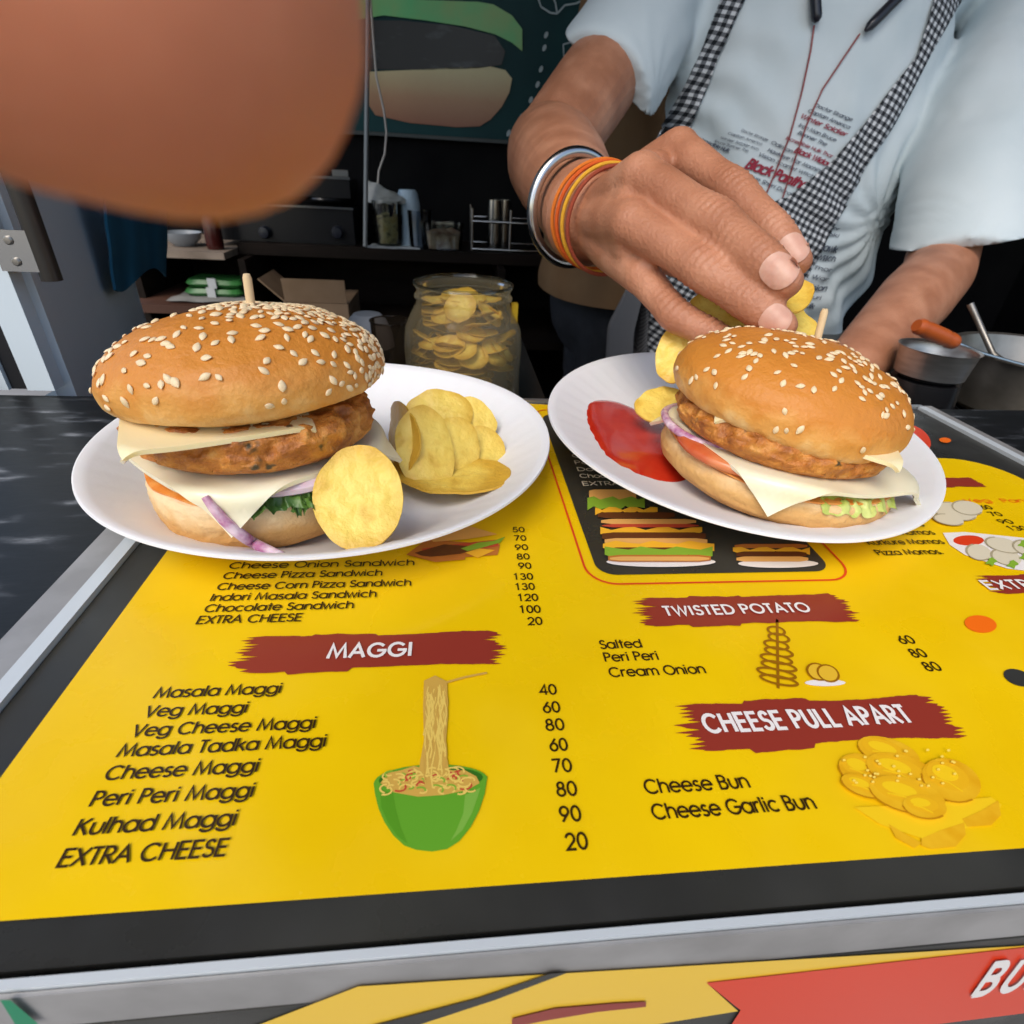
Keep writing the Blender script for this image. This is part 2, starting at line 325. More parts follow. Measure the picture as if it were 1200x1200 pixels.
# ------------------------------------------------------------------ stroke lettering
def arc(cx, cy, rx, ry, a0, a1, n=None):
    n = n or max(4, int(abs(a1-a0)/18))
    return [(cx+rx*math.cos(math.radians(a0+(a1-a0)*i/n)), cy+ry*math.sin(math.radians(a0+(a1-a0)*i/n))) for i in range(n+1)]
X = .73
def oo(cx=.36, cy=X/2, rx=.34, ry=X/2): return arc(cx, cy, rx, ry, 90, 450)
GL = {
 'a': (.80, [oo(), [(.71,X),(.71,0)]]), 'b': (.80, [oo(.39), [(.04,1.03),(.04,0)]]), 'c': (.70, [arc(.36,X/2,.34,X/2,48,312)]),
 'd': (.80, [oo(), [(.71,1.03),(.71,0)]]), 'e': (.76, [[(.03,.38)] + arc(.36,X/2,.34,X/2,2,318)]), 'f': (.40, [arc(.32,.82,.17,.2,70,180)+[(.15,0)], [(.0,X),(.34,X)]]),
 'g': (.80, [oo(), [(.71,X),(.71,-.02)] + arc(.37,-.02,.34,.27,0,-155)]), 'h': (.68, [[(.04,1.03),(.04,0)], [(.04,.40)]+arc(.32,.42,.27,.31,180,0)+[(.59,0)]]),
 'i': (.20, [[(.06,X),(.06,0)], [(.06,1.0),(.06,.91)]]), 'k': (.60, [[(.04,1.03),(.04,0)], [(.50,X),(.06,.34)], [(.2,.46),(.56,0)]]),
 'l': (.20, [[(.06,1.03),(.06,0)]]), 'm': (1.06, [[(.04,X),(.04,0)], [(.04,.42)]+arc(.27,.45,.23,.28,180,0)+[(.50,0)], [(.50,.42)]+arc(.73,.45,.23,.28,180,0)+[(.96,0)]]),
 'n': (.68, [[(.04,X),(.04,0)], [(.04,.40)]+arc(.32,.42,.27,.31,180,0)+[(.59,0)]]), 'o': (.76, [oo()]), 'p': (.80, [oo(.39), [(.04,X),(.04,-.28)]]),
 'r': (.42, [[(.04,X),(.04,0)], [(.04,.42)]+arc(.30,.42,.26,.30,180,75)]), 's': (.50, [arc(.23,.545,.17,.185,35,270)+arc(.23,.18,.2,.18,90,-145)]),
 't': (.38, [[(.17,1.0),(.17,0)], [(.0,X),(.34,X)]]), 'u': (.68, [[(.05,X),(.05,.31)]+arc(.32,.30,.27,.30,180,360)+[(.59,X)]]),
 'v': (.62, [[(.0,X),(.29,0),(.58,X)]]), 'w': (.92, [[(.0,X),(.22,0),(.44,X),(.66,0),(.88,X)]]), 'y': (.62, [[(.0,X),(.29,.02)], [(.58,X),(.15,-.28)]]), 'z': (.56, [[(.03,X),(.48,X),(.02,0),(.5,0)]]),
 'A': (.84, [[(0,0),(.39,1),(.78,0)], [(.15,.34),(.63,.34)]]), 'B': (.66, [[(.05,0),(.05,1),(.3,1)]+arc(.3,.77,.22,.23,90,-90)+[(.05,.54)], [(.3,.54)]+arc(.3,.27,.27,.27,90,-90)+[(.05,0)]]),
 'C': (.94, [arc(.49,.5,.46,.5,45,315)]), 'D': (.84, [[(.05,0),(.05,1),(.28,1)]+arc(.28,.5,.48,.5,90,-90)+[(.05,0)]]), 'E': (.62, [[(.54,1),(.05,1),(.05,0),(.54,0)], [(.05,.53),(.5,.53)]]),
 'F': (.56, [[(.52,1),(.05,1),(.05,0)], [(.05,.52),(.46,.52)]]), 'G': (1.0, [arc(.49,.5,.46,.5,42,350)+[(.94,.46),(.55,.46)]]), 'H': (.80, [[(.05,1),(.05,0)], [(.70,1),(.70,0)], [(.05,.53),(.70,.53)]]),
 'I': (.22, [[(.07,1),(.07,0)]]), 'K': (.70, [[(.05,1),(.05,0)], [(.58,1),(.07,.48)], [(.2,.6),(.64,0)]]), 'L': (.52, [[(.05,1),(.05,0),(.46,0)]]),
 'M': (1.06, [[(.03,0),(.17,1),(.5,.1),(.83,1),(.97,0)]]), 'N': (.86, [[(.05,0),(.05,1),(.74,0),(.74,1)]]), 'O': (1.02, [arc(.49,.5,.46,.5,90,450)]), 'P': (.62, [[(.05,0),(.05,1),(.27,1)]+arc(.27,.74,.27,.26,90,-90)+[(.05,.48)]]),
 'R': (.64, [[(.05,0),(.05,1),(.27,1)]+arc(.27,.74,.26,.26,90,-90)+[(.05,.48)], [(.24,.48),(.58,0)]]), 'S': (.58, [arc(.27,.755,.21,.245,25,270)+arc(.27,.255,.25,.255,90,-155)]),
 'T': (.56, [[(.0,1),(.5,1)], [(.25,1),(.25,0)]]), 'U': (.74, [[(.05,1),(.05,.32)]+arc(.34,.32,.29,.32,180,360)+[(.63,1)]]), 'V': (.74, [[(.0,1),(.34,0),(.68,1)]]), 'W': (1.10, [[(.0,1),(.27,0),(.52,1),(.77,0),(1.04,1)]]),
 'X': (.74, [[(.02,1),(.66,0)], [(.66,1),(.02,0)]]), '.': (.22, [[(.06,.0),(.06,.10)]]), ' ': (.40, []),
 '0': (.74, [arc(.33,.5,.30,.5,90,450)]), '1': (.74, [[(.14,.84),(.34,1),(.34,0)]]), '2': (.74, [arc(.33,.69,.28,.31,165,-38)+[(.06,0),(.62,0)]]), '3': (.74, [arc(.31,.75,.24,.25,155,-90), arc(.31,.26,.29,.26,90,-155)]),
 '4': (.74, [[(.5,0),(.5,1),(.03,.26),(.66,.26)]]), '5': (.74, [[(.57,1),(.2,1),(.12,.55)]+arc(.31,.31,.29,.31,125,-150)]), '6': (.74, [arc(.33,.31,.29,.31,90,450), [(.5,1),(.1,.46)]]), '7': (.74, [[(.04,1),(.6,1),(.2,0)]]),
 '8': (.74, [arc(.33,.76,.22,.24,90,450), arc(.33,.27,.28,.27,90,450)]), '9': (.74, [arc(.33,.69,.29,.31,90,450), [(.57,.54),(.17,0)]]),
}
def glyphs(txt, track=.07):
    """centre lines of a text, cap height 1, and its full width"""
    x = 0; out = []
    for ch in txt:
        adv, st = GL.get(ch, (.4, []))
        out += [[(px + x, py) for px, py in s_] for s_ in st]; x += adv + (track if ch != ' ' else 0)
    return out, max(x - .05 - track, .01)
def ribbon2(line, wd):
    """left and right rails of a thick line in the plane"""
    ln = [line[0]]
    for p in line[1:]:
        if math.dist(p, ln[-1]) > wd*.04: ln.append(p)
    if len(ln) < 2: ln = [line[0], line[-1]]
    if math.dist(line[0], line[-1]) < 1e-4 and math.dist(ln[0], ln[-1]) >= 1e-4 and len(line) > 3: ln.append(line[0])
    line = ln; L, R_ = [], []; N = len(line)
    closed = N > 3 and math.dist(line[0], line[-1]) < 1e-4
    for i in range(N):
        p = line[i]
        a = line[i-1] if i > 0 else (line[-2] if closed else None); c = line[i+1] if i < N-1 else (line[1] if closed else None)
        d1 = Vector((p[0]-a[0], p[1]-a[1])).normalized() if a else None; d2 = Vector((c[0]-p[0], c[1]-p[1])).normalized() if c else None
        if d1 is None: d1 = d2
        if d2 is None: d2 = d1
        n1 = Vector((-d1.y, d1.x)); n2 = Vector((-d2.y, d2.x)); nn = (n1+n2)
        if nn.length < .35: nn = n1.copy()
        nn.normalize(); k = wd/2/max(nn.dot(n1), .45)
        e = Vector(p)
        if not closed and i == 0: e = e - d2*wd*.2
        if not closed and i == N-1: e = e + d1*wd*.2
        L.append(e + nn*k); R_.append(e - nn*k)
    return L, R_
def lettering(mb, txt, width, cap, wt, place, mi=0):
    """place(u, v, k) -> point; u along the line in metres, v upwards"""
    st, tw = glyphs(txt, .07 + max(0, wt-.17)*2.6); sx = width/tw
    for k, s_ in enumerate(st):
        line = [(x*sx, y*cap) for x, y in s_]
        L, R_ = ribbon2(line, wt*cap)
        n = len(L); vs = [place(p.x, p.y, k + .8*i/n) for i, p in enumerate(L)] + [place(p.x, p.y, k + .8*i/n) for i, p in enumerate(R_)]
        mb.add(vs, [(n+i, n+i+1, i+1, i) for i in range(n-1)], mi)
    return tw

# ------------------------------------------------------------------ menu board (flat print under laminate, aluminium frame)
mb_ = thing('menu_board', 'yellow printed menu laid flat in the counter, black border, aluminium frame', 'menu board', (.08, .16, -.012))
b = MB(); b.box((-.0972,.0400,-.010),(.2612,.2755,.0)); b.build('backing_panel', BLK, mb_, smooth=False)
Z1, Z2, Z3, Z4 = .0003, .0006, .0009, .0012
def flat(pts, z): return [(p[0], p[1], z) for p in pts]
def rr(x0, y0, x1, y1, r, n=8):
    out = []
    for cx, cy, a in ((x1-r,y1-r,0),(x0+r,y1-r,90),(x0+r,y0+r,180),(x1-r,y0+r,270)): out += arc(cx, cy, r, r, a, a+90, n)
    return out
# yellow sheet: rounded at the far right corner, dipping far edge
ye = [(-.0872,.0468),(.2478,.0456),(.2478,.180)] + arc(.2268,.190,.021,.0222,-10,90,8) + [(.205,.2128),(.15,.222),(.10,.245),(.062,.262),(.052,.2725),(.038,.274),(.0,.262),(-.04,.245),(-.0872,.23)]
b = MB(); b.poly(flat(ye, Z1)); b.build('yellow_print', YEL, mb_, smooth=False)
def frame_piece(a, b_, m): 
    q = MB(); q.box(a, b_); return q.build('frame_edge', m, mb_, smooth=False)
frame_piece((-.1015,.0385,-.011),(-.0974,.2752,.0016), ALUL); frame_piece((-.1108,.0390,-.0125),(-.1018,.2795,.0004), ALG)
frame_piece((.2614,.0385,-.011),(.2660,.2752,.0016), ALUL); frame_piece((.2663,.0390,-.0125),(.2733,.2795,.0004), ALG)
frame_piece((-.1015,.2757,-.011),(.2660,.2792,.0012), ALU)
frame_piece((-.1108,.0374,-.011),(.2733,.0387,.0010), ALUL); frame_piece((-.1108,.0366,-.0115),(.2733,.0372,.0002), ALG)  # lighter lip, darker face: light on one aluminium angle put into colour
# black burger panel and its thin red outline
pan = rr(.0437,.1302,.1205,.2590,.006)
b = MB(); b.poly(flat(pan, Z2)); b.build('black_print', BLK, mb_, smooth=False)
ol = rr(.0402,.1258,.1260,.2655,.009); b = MB(); L_, R_ = ribbon2(ol + [ol[0]], .0007)
b.add(flat(L_, Z2) + flat(R_, Z2), [(len(L_)+i, len(L_)+i+1, i+1, i) for i in range(len(L_)-1)]); b.build('outline_print', RED, mb_, smooth=False)

def brush(cx0, cx1, cy0, cy1, seed):
    """ragged brush stroke banner"""
    rnd = random.Random(seed); hgt = cy1-cy0; pts = []; W_ = cx1-cx0
    wob = lambda t, q: .05*noise.noise(Vector((t*3.1, seed*3.7+q, 0))) + .022*noise.noise(Vector((t*14, seed*1.9+q, 4))) + .012*noise.noise(Vector((t*40, seed+q, 9)))
    n = 70
    for i in range(n+1): t = i/n; pts.append((cx0 + W_*(.085+.855*t), cy0 + hgt*(.075 + .04*math.sin(t*3.1) + wob(t, 0) - (.07 if .18 < t < .42 else 0))))
    m = 11
    for i in range(m+1):
        y = cy0 + hgt*(.10+.78*i/m); tip = W_*(.002 + .036*rnd.random()) + W_*.03*abs(i-m*.45)/m; pts.append((cx1 - tip, y)); pts.append((cx1 - tip - W_*(.018+.028*rnd.random()), y + hgt*.035))
    for i in range(n+1): t = i/n; pts.append((cx1 - W_*(.075+.80*t), cy1 - hgt*(.055 + .04*math.sin(t*3.1) + wob(t, 5) - (.05 if .5 < t < .8 else 0))))
    for i in range(m+1):
        y = cy1 - hgt*(.08+.80*i/m); tip = W_*(.001 + .060*rnd.random()) + W_*.075*abs(i-m*.6)/m; pts.append((cx0 + tip, y)); pts.append((cx0 + tip + W_*(.025+.035*rnd.random()), y - hgt*.035))
    return pts
def gx(x, y): p = G(x, y); return p.x
def gy(x, y): p = G(x, y); return p.y
heads = [((262,742),(597,790),11,'MAGGI',384,482,774,.0043),((733,698),(1007,736),5,'TWISTED POTATO',780,953,724,.0036),
         ((780,818),(1127,880),8,'CHEESE PULL APART',828,1078,861,.0045)]
for (x0,y0),(x1,y1),sd_,tx,tl,tr_,tb,cap in heads:
    a_ = G(x0,(y0+y1)/2); c_ = G(x1,(y0+y1)/2); ytop = gy((x0+x1)/2, y0); ybot = gy((x0+x1)/2, y1)
    q = MB(); q.poly(flat(brush(a_.x, c_.x, ybot, ytop, sd_), Z2)); q.build('heading_print', MAR, mb_, smooth=False)
    A = G(tl, tb); wd = gx(tr_, tb) - A.x; ht = MB()
    lettering(ht, tx, wd, cap, .20, lambda u, v, k, A=A: (A.x+u, A.y+v, Z3 + k*8e-6)); ht.build('heading_lettering', WHT, mb_, smooth=False)
for (xa,xb,ya,yb,sd_) in ((.196,.2245,.1840,.1936,3),(.1630,.232,.1167,.1272,6)):
    q = MB(); q.poly(flat(brush(xa, xb, ya, yb, sd_), Z2)); q.build('heading_print', MAR, mb_, smooth=False)
A = G(1158,693); ht = MB(); lettering(ht, 'EXTRA CHEESE', .050, .0040, .21, lambda u, v, k: (A.x+u, A.y+v, Z3 + k*8e-6))
ht.build('heading_lettering', WHT, mb_, smooth=False)

rows = [('Masala Maggi',180,327,820),('Veg Maggi',169,287,842),('Veg Cheese Maggi',154,367,865),('Masala Tadka Maggi',137,379,889),('Cheese Maggi',122,299,916),
        ('Peri Peri Maggi',105,293,947),('Kulhad Maggi',86,272,981),('EXTRA CHEESE',67,260,1018),
        ('40',633,653,816),('60',637,657,837),('80',640,662,858),('60',645,666,882),('70',648,671,907),('80',653,677,935),('90',657,682,965),('20',664,690,998),
        ('50',601,615,625),('70',603,617,635),('90',604,619,646),('80',606,621,657),('90',608,623,668),('130',602,625,681),('130',604,627,693),('120',607,631,706),('100',609,634,720),('20',619,636,734),
        ('Chocolate Sandwich',239,413,719),('Indori Masala Sandwich',246,440,706),('Cheese Corn Pizza Sandwich',254,481,693),('Cheese Pizza Sandwich',261,447,680),('Cheese Onion Sandwich',268,485,668),('EXTRA CHEESE',230,352,733),
        ('Salted',704,753,762),('Peri Peri',709,773,777),('Cream Onion',715,829,795),('60',1056,1074,756),('80',1070,1088,772),('80',1086,1105,788),
        ('Cheese Bun',757,882,932),('Cheese Garlic Bun',766,963,962),
        ('Kurkure Momos',1018,1108,640),('Pizza Momos.',1029,1107,652),('Peri Peri Momos',1000,1097,629),('Veg Momos',1010,1084,619),
        ('60',1152,1164,598),('70',1162,1176,606),('90',1173,1189,615),('130',1184,1206,623)]
for tx, l, r, y in rows:
    tb = MB(); A = G(l, y); wd = gx(r, y) - A.x
    cap = .0028
    lettering(tb, tx, wd, cap, .168, lambda u, v, k, A=A: (A.x+u, A.y+v, Z2 + k*8e-6))
    tb.build('lettering', INK, mb_, smooth=False)
tb = MB()
for tx, l, y in (('Veg',1133,590),('Paneer',1176,590)):
    A = G(l, y); lettering(tb, tx, .011 if tx == 'Veg' else .02, .0027, .14, lambda u, v, k, A=A: (A.x+u, A.y+v, Z2 + k*8e-6))
tb.build('column_lettering', ORG, mb_, smooth=False)
tb = MB()
for tx, l, y in (('Paneer Burger',668,530),('Cheese Burger',671,538),('Potato Burger',674,546),('Double Burger',677,554),('Chocolate Burger',680,562),('EXTRA CHEESE',683,571)):
    A = G(l, y); lettering(tb, tx, .036, .0030, .16, lambda u, v, k, A=A: (A.x+u, A.y+v, Z3 + k*8e-6))
tb.build('panel_lettering', GRA, mb_, smooth=False)

# printed pictures: pixel outlines laid on the sheet
def P2(pts, z): return [(G(x,y).x, G(x,y).y, z) for x, y in pts]
def ell(cx, cy, rx, ry, n=28, rot=0, a0=0, a1=360):
    c_, s_ = math.cos(math.radians(rot)), math.sin(math.radians(rot))
    return [(cx + rx*math.cos(t)*c_ - ry*math.sin(t)*s_, cy + rx*math.cos(t)*s_ + ry*math.sin(t)*c_) for t in [math.radians(a0+(a1-a0)*i/n) for i in range(n if a1-a0 == 360 else n+1)]]
def stroke(mb, pts, wd, z, mi=0):
    L, R_ = ribbon2([(p[0],p[1]) for p in P2(pts, 0)], wd); n = len(L)
    mb.add(flat(L, z)+flat(R_, z), [(n+i, n+i+1, i+1, i) for i in range(n-1)], mi)
rnd = random.Random(3)
# noodle bowl
b = MB()
b.poly(P2([(438,920),(440,934),(444,950),(451,966),(461,981),(474,993),(488,998),(506,1000),(524,997),(538,988),(551,972),(561,953),(568,932),(571,912)] + ell(505,917,66,19,20,-2,0,-180)[1:-1], Z2), 0)
b.poly(P2([(447,948),(455,966),(466,982),(478,991),(470,972),(464,950),(461,932),(446,928)], Z2+2e-5), 6); b.poly(P2([(545,934),(543,955),(535,975),(528,988),(542,975),(553,955),(560,935),(563,925)], Z2+2e-5), 7)
b.poly(P2(ell(505,915,61,14,28,-2), Z2+4e-5), 1)
b.poly(P2([(446,920),(455,908),(470,905),(485,900),(498,903),(515,900),(530,905),(545,905),(558,912),(562,920),(548,928),(520,934),(490,936),(462,931)], Z2+8e-5), 3)
b.poly(P2([(497,800),(510,794),(524,801),(525,840),(522,880),(527,908),(515,915),(490,910),(497,870),(496,830)], Z2+1.0e-4), 3)
zz = Z2+1.2e-4
for i in range(70):
    x = 450+rnd.random()*104; y = 906+rnd.random()*24; a = rnd.random()*6.3; r = 4+rnd.random()*5
    stroke(b, arc(x, y, r, r*.6, math.degrees(a), math.degrees(a)+150, 6), .00035, zz, 2 if i % 3 else (4 if i % 2 else 5)); zz += 4e-7
for i in range(26):
    x = 498+rnd.random()*26; y = 802+rnd.random()*20; L = 50+rnd.random()*60; ph = rnd.random()*6
    stroke(b, [(x-2*k/8+2.2*math.sin(k*1.3+ph), y+L*k/8) for k in range(9)], .0003, zz, 2 if i % 3 else 3); zz += 4e-7
stroke(b, [(520,803),(545,796),(570,791)], .0006, zz, 3)
b.build('noodle_bowl_picture', [GRN, GRD, NOO, NOD, TOM, LET, pr('print_green_deep', 84, 146, 34), pr('print_green_pale', 122, 172, 66)], mb_, smooth=False)
# twisted potato and cut potatoes
b = MB(); zz = Z2
stroke(b, [(910,728),(911,800),(911,808)], .0007, zz, 0)
for i in range(8):
    y = 738+i*8.4; wv = 10+2.1*i if i < 7 else 22
    zz += 3e-5; e = ell(910+(2 if i % 2 else -1), y+3, wv, 4.6, 22, 12); stroke(b, e+[e[0]], .0007, zz, 0)
b.poly(P2(ell(966,802,24,4,16), Z2), 3)
for cx, cy, rx in ((957,790,13),(969,792,13)):
    zz += 3e-5; b.poly(P2(ell(cx,cy,rx,9,18,25), zz), 1); zz += 3e-5; e = ell(cx,cy,rx,9,18,25); stroke(b, e+[e[0]], .0005, zz, 0)
b.build('twisted_potato_picture', [TWL, POT, BUN, WHT], mb_, smooth=False)
# pull-apart buns
b = MB(); zz = Z2
for pts in ([(1000,948),(1030,968),(1080,985),(1120,976),(1165,962),(1172,945),(1160,936),(1120,940),(1060,945)], ):
    b.poly(P2(pts, zz), 1)
for pts in ([(1078,985),(1100,975),(1128,966),(1130,980),(1118,994),(1090,997),(1078,993)], [(1126,962),(1148,952),(1168,940),(1171,957),(1160,969),(1132,971)], [(1040,968),(1060,980),(1078,990),(1070,996),(1048,984)]):
    zz += 3e-5; b.poly(P2(pts, zz), 0)
for cx, cy, rx, ry, rt in ((1040,884,38,16,18),(1008,905,28,18,20),(1055,908,44,20,18),(1112,918,36,24,22),(1010,925,28,12,20),(1060,936,46,20,16),(1080,950,26,14,10)):
    zz += 3e-5; e = ell(cx,cy,rx,ry,24,rt); b.poly(P2(e, zz), 0); zz += 3e-5; b.poly(P2(ell(cx-rx*.12,cy-ry*.22,rx*.74,ry*.62,20,rt), zz), 4); zz += 3e-5; b.poly(P2(ell(cx-rx*.2,cy-ry*.36,rx*.46,ry*.34,18,rt), zz), 1); zz += 3e-5; stroke(b, e[2:12], .0003, zz, 2); stroke(b, [(cx-rx*.5,cy-ry*.1),(cx-rx*.1,cy+ry*.1),(cx+rx*.35,cy+ry*.55)], .00035, zz, 1)
for i in range(34):
    zz += 4e-6; b.poly(P2(ell(985+rnd.random()*135, 880+rnd.random()*48, 2, 1.4, 8), zz), 3)
b.build('bun_picture', [BUN, BUL, BUD, pr('print_seed', 246, 214, 96), pr('print_bun_mid', 229, 175, 28)], mb_, smooth=False)
# sandwich
b = MB(); zz = Z2
for pts, mi in (([(476,652),(500,634),(586,640),(583,652),(540,655),(508,660)],1),([(494,645),(530,640),(584,634),(584,642),(530,650),(500,652)],4),([(500,630),(545,617),(583,628),(545,634),(508,637)],0),([(486,650),(520,640),(565,643),(540,651),(500,655)],5),
                ([(540,645),(560,638),(578,636),(592,631),(586,638),(565,644),(548,648)],3),([(545,650),(562,645),(580,647),(560,656)],2),([(478,652),(506,655),(545,652),(545,658),(510,661)],1)):
    zz += 3e-5; b.poly(P2(pts, zz), mi)
b.build('sandwich_picture', [BRD, BRK, CHS, LET, TOM, PAT], mb_, smooth=False)
# burger towers on the black panel
def tower(layers, plate):
    b = MB(); zz = Z3; b.poly(P2(ell(*plate), zz), 6)
    for x0, x1, y0, y1, mi in layers:
        zz += 3e-5; n = 9; top = [(x0+(x1-x0)*i/n, y0 + (2.2*math.sin(i*2.1+x0) if mi in (2,3) else (1.5 if i in (0,n) else 0))) for i in range(n+1)]
        bot = [(x0+(x1-x0)*i/n, y1 + (2.6*math.sin(i*2.6+y0) if mi in (2,3) else (-1.5 if i in (0,n) else 0))) for i in range(n+1)]
        b.poly(P2(top + bot[::-1], zz), mi)
    b.build('burger_picture', [BRD, BRK, CHS, LET, TOM, PAT, WHT], mb_, smooth=False)
tower([(690,745,576,588,0),(688,755,586,598,3),(697,770,598,604,2),(700,790,603,610,5),(704,815,611,617,0),(705,818,617,621,4),(703,822,622,629,2),(705,826,627,636,5),(708,828,634,641,0),(706,836,639,648,2),(712,800,645,650,5),(708,834,646,656,3),(712,832,654,662,1),(714,830,656,661,0)], (774,661,64,6))
tower([(860,945,640,645,1),(858,948,645,651,2),(862,944,649,656,5),(862,946,655,661,0)], (911,663,47,5))
# momos plates and dots
b = MB(); zz = Z2
b.poly(P2([(1104,626),(1130,625),(1200,632),(1260,650),(1240,675),(1180,668),(1130,652),(1112,640)], zz), 0)
b.poly(P2(ell(1134,635,21,8), zz+3e-5), 0); b.poly(P2(ell(1134,635,18,6), zz+6e-5), 3); zz += 9e-5
for cx, cy, rx, ry in ((1146,649,15,9),(1178,655,18,9),(1175,641,22,8),(1205,645,20,9)):
    zz += 3e-5; e = ell(cx,cy,rx,ry,20,14); b.poly(P2(e, zz), 1); zz += 3e-5; stroke(b, e[2:14], .0006, zz, 2)
for cx, cy in ((1198,640),(1185,664),(1200,655),(1160,661)):
    zz += 3e-5; b.poly(P2([(cx+ (7+3*math.sin(i*5))*math.cos(i*.6), cy+(4+2*math.sin(i*4))*math.sin(i*.6)) for i in range(10)], zz), 4)
for cx, cy, rx, ry in ((1118,602,26,10),(1132,598,18,8),(1110,612,18,6)):
    zz += 3e-5; e = ell(cx,cy,rx,ry,20,10); b.poly(P2(e, zz), 1); zz += 3e-5; stroke(b, e[1:15], .0006, zz, 2)
b.build('dumpling_picture', [WHT, MOM, MOD, RED, LET], mb_, smooth=False)
b = MB(); b.poly(P2(ell(1148,733,19,10,24,8), Z2)); b.build('dot_print', ORG, mb_, smooth=False)
b = MB(); b.poly(P2(ell(1192,796,18,9,24,20), Z2)); b.build('dot_print', BLK, mb_, smooth=False)
b = MB(); b.poly(P2(ell(1107,517,7,3,20,5), Z2)); b.build('dot_print', ORG, mb_, smooth=False)
b = MB(); b.poly(P2(ell(1070,515,22,14,24,30), Z2)); b.build('dot_print', RED, mb_, smooth=False)

# front banner hanging below the frame
YFB = .0364
fb = thing('front_banner', 'printed banner on the counter front, yellow with red ribbon below the frame', 'banner', (.08, .036, -.1))
def PF(pts, dy): 
    out = []
    for x, y in pts:
        p = WY(x, y, YFB - dy); out.append((p.x, YFB - dy, p.z))
    return out
b = MB(); b.box((-.16,.0364,-.32),(.33,.0380,-.0118)); b.build('banner_sheet', BLK, fb, smooth=False)
BYE = pr('banner_yellow', 232, 190, 60)
b = MB(); b.poly(PF([(280,1210),(420,1156),(640,1142),(1205,1108),(1205,1118),(828,1152),(865,1185),(760,1202),(640,1212)], .0002)); b.build('banner_shape', BYE, fb, smooth=False)
b = MB(); b.poly(PF([(828,1152),(1205,1110),(1260,1180),(1100,1200),(850,1212),(868,1184)], .0004)); b.build('banner_ribbon', RED, fb, smooth=False)
b = MB(); b.poly(PF([(600,1194),(650,1182),(720,1176),(757,1174),(757,1180),(700,1186),(640,1196),(600,1204)], .0005)); b.build('banner_stroke', MAR, fb, smooth=False)
b = MB(); b.poly(PF([(430,1204),(560,1170),(645,1141),(665,1140),(580,1172),(470,1208)], .0005)); b.build('banner_stroke', BLK, fb, smooth=False)
b = MB(); b.poly(PF([(0,1172),(12,1172),(45,1200),(20,1204)], .0005)); b.build('banner_stroke', pr('print_teal', 20, 130, 90), fb, smooth=False)
b = MB(); A = WY(1140, 1166, YFB-.0008); e1 = (WY(1200,1158,YFB-.0008)-A); e2 = (WY(1165,1131,YFB-.0008)-A)
lettering(b, 'BURGER', .034, .0050, .24, lambda u, v, k: tuple(A + e1.normalized()*u + e2*(v/.0050) - Vector((0, k*8e-6, 0))))
b.build('banner_lettering', WHT, fb, smooth=False)

# ------------------------------------------------------------------ plates
PLATE = mat('paper_plate', (.80,.80,.81), .55, .35, bump=.12, bscale=500, sss=.05, ssscale=.002, bdist=.0004)
def plate_z(rho, h, fl=.60):
    if rho < fl: return .0012
    t = min(1, (rho-fl)/(1-fl)); return .0012 + (h-.0012)*(t*t*(1.9-.9*t))
def make_plate(name, label, c, rim_z, h, ra, rb, ang, ax, ay):
    nrm = Vector((-ax, -ay, 1)).normalized(); e1 = Vector((1, 0, ax)).normalized(); e2 = nrm.cross(e1)
    R3 = Matrix((e1, e2, nrm)).transposed()
    loc = Vector((c[0], c[1], rim_z)) - nrm*h
    b = MB(); n = 144; ca, sa = math.cos(ang), math.sin(ang); ns = 26
    def P(rho, k, off):
        a = 2*math.pi*k/n; u, v = ra*rho*math.cos(a), rb*rho*math.sin(a)
        z = plate_z(rho, h) + off
        wall = max(0, min(1, (rho-.62)/.2)) * max(0, min(1, (1.0-rho)/.06))
        z += wall*.00022*math.sin(a*52 + 2*math.sin(a*3)) + .0006*rho**3*math.sin(a*3+1)
        return Vector((u*ca - v*sa, u*sa + v*ca, z))
    rings = [(i/ns, 0) for i in range(1, ns+1)] + [(1.008, -.0002), (1.010, -.0010), (1.004, -.0014)] + [(i/ns, -.0010) for i in range(ns-1, 0, -1)]
    vs = [P(r, k, o) for r, o in rings for k in range(n)]
    L = len(rings)
    fs = [(i*n+k, i*n+(k+1)%n, (i+1)*n+(k+1)%n, (i+1)*n+k) for i in range(L-1) for k in range(n)]
    fs += [tuple(range(n))[::-1], tuple((L-1)*n+k for k in range(n))]
    b.add(vs, fs)
    o = b.build(name, PLATE, fix=True, sharp=60); o.matrix_world = Matrix.Translation(loc) @ R3.to_4x4(); WM[o.name] = o.matrix_world.copy()
    tag(o, label, 'plate', 'white paper plates')
    return o, loc, R3
pl1, pl1loc, pl1R = make_plate('paper_plate', 'round white paper plate under the burger with an onion strip, left of the menu', (-.0452,.2005), .0177, .0170, .0812, .0812, 0, .003, .008)
pl2, pl2loc, pl2R = make_plate('paper_plate', 'tilted white paper plate holding red ketchup and a burger', (.1255,.2255), .0150, .0122, .0808, .1025, -.473, -.0478, -.0016)

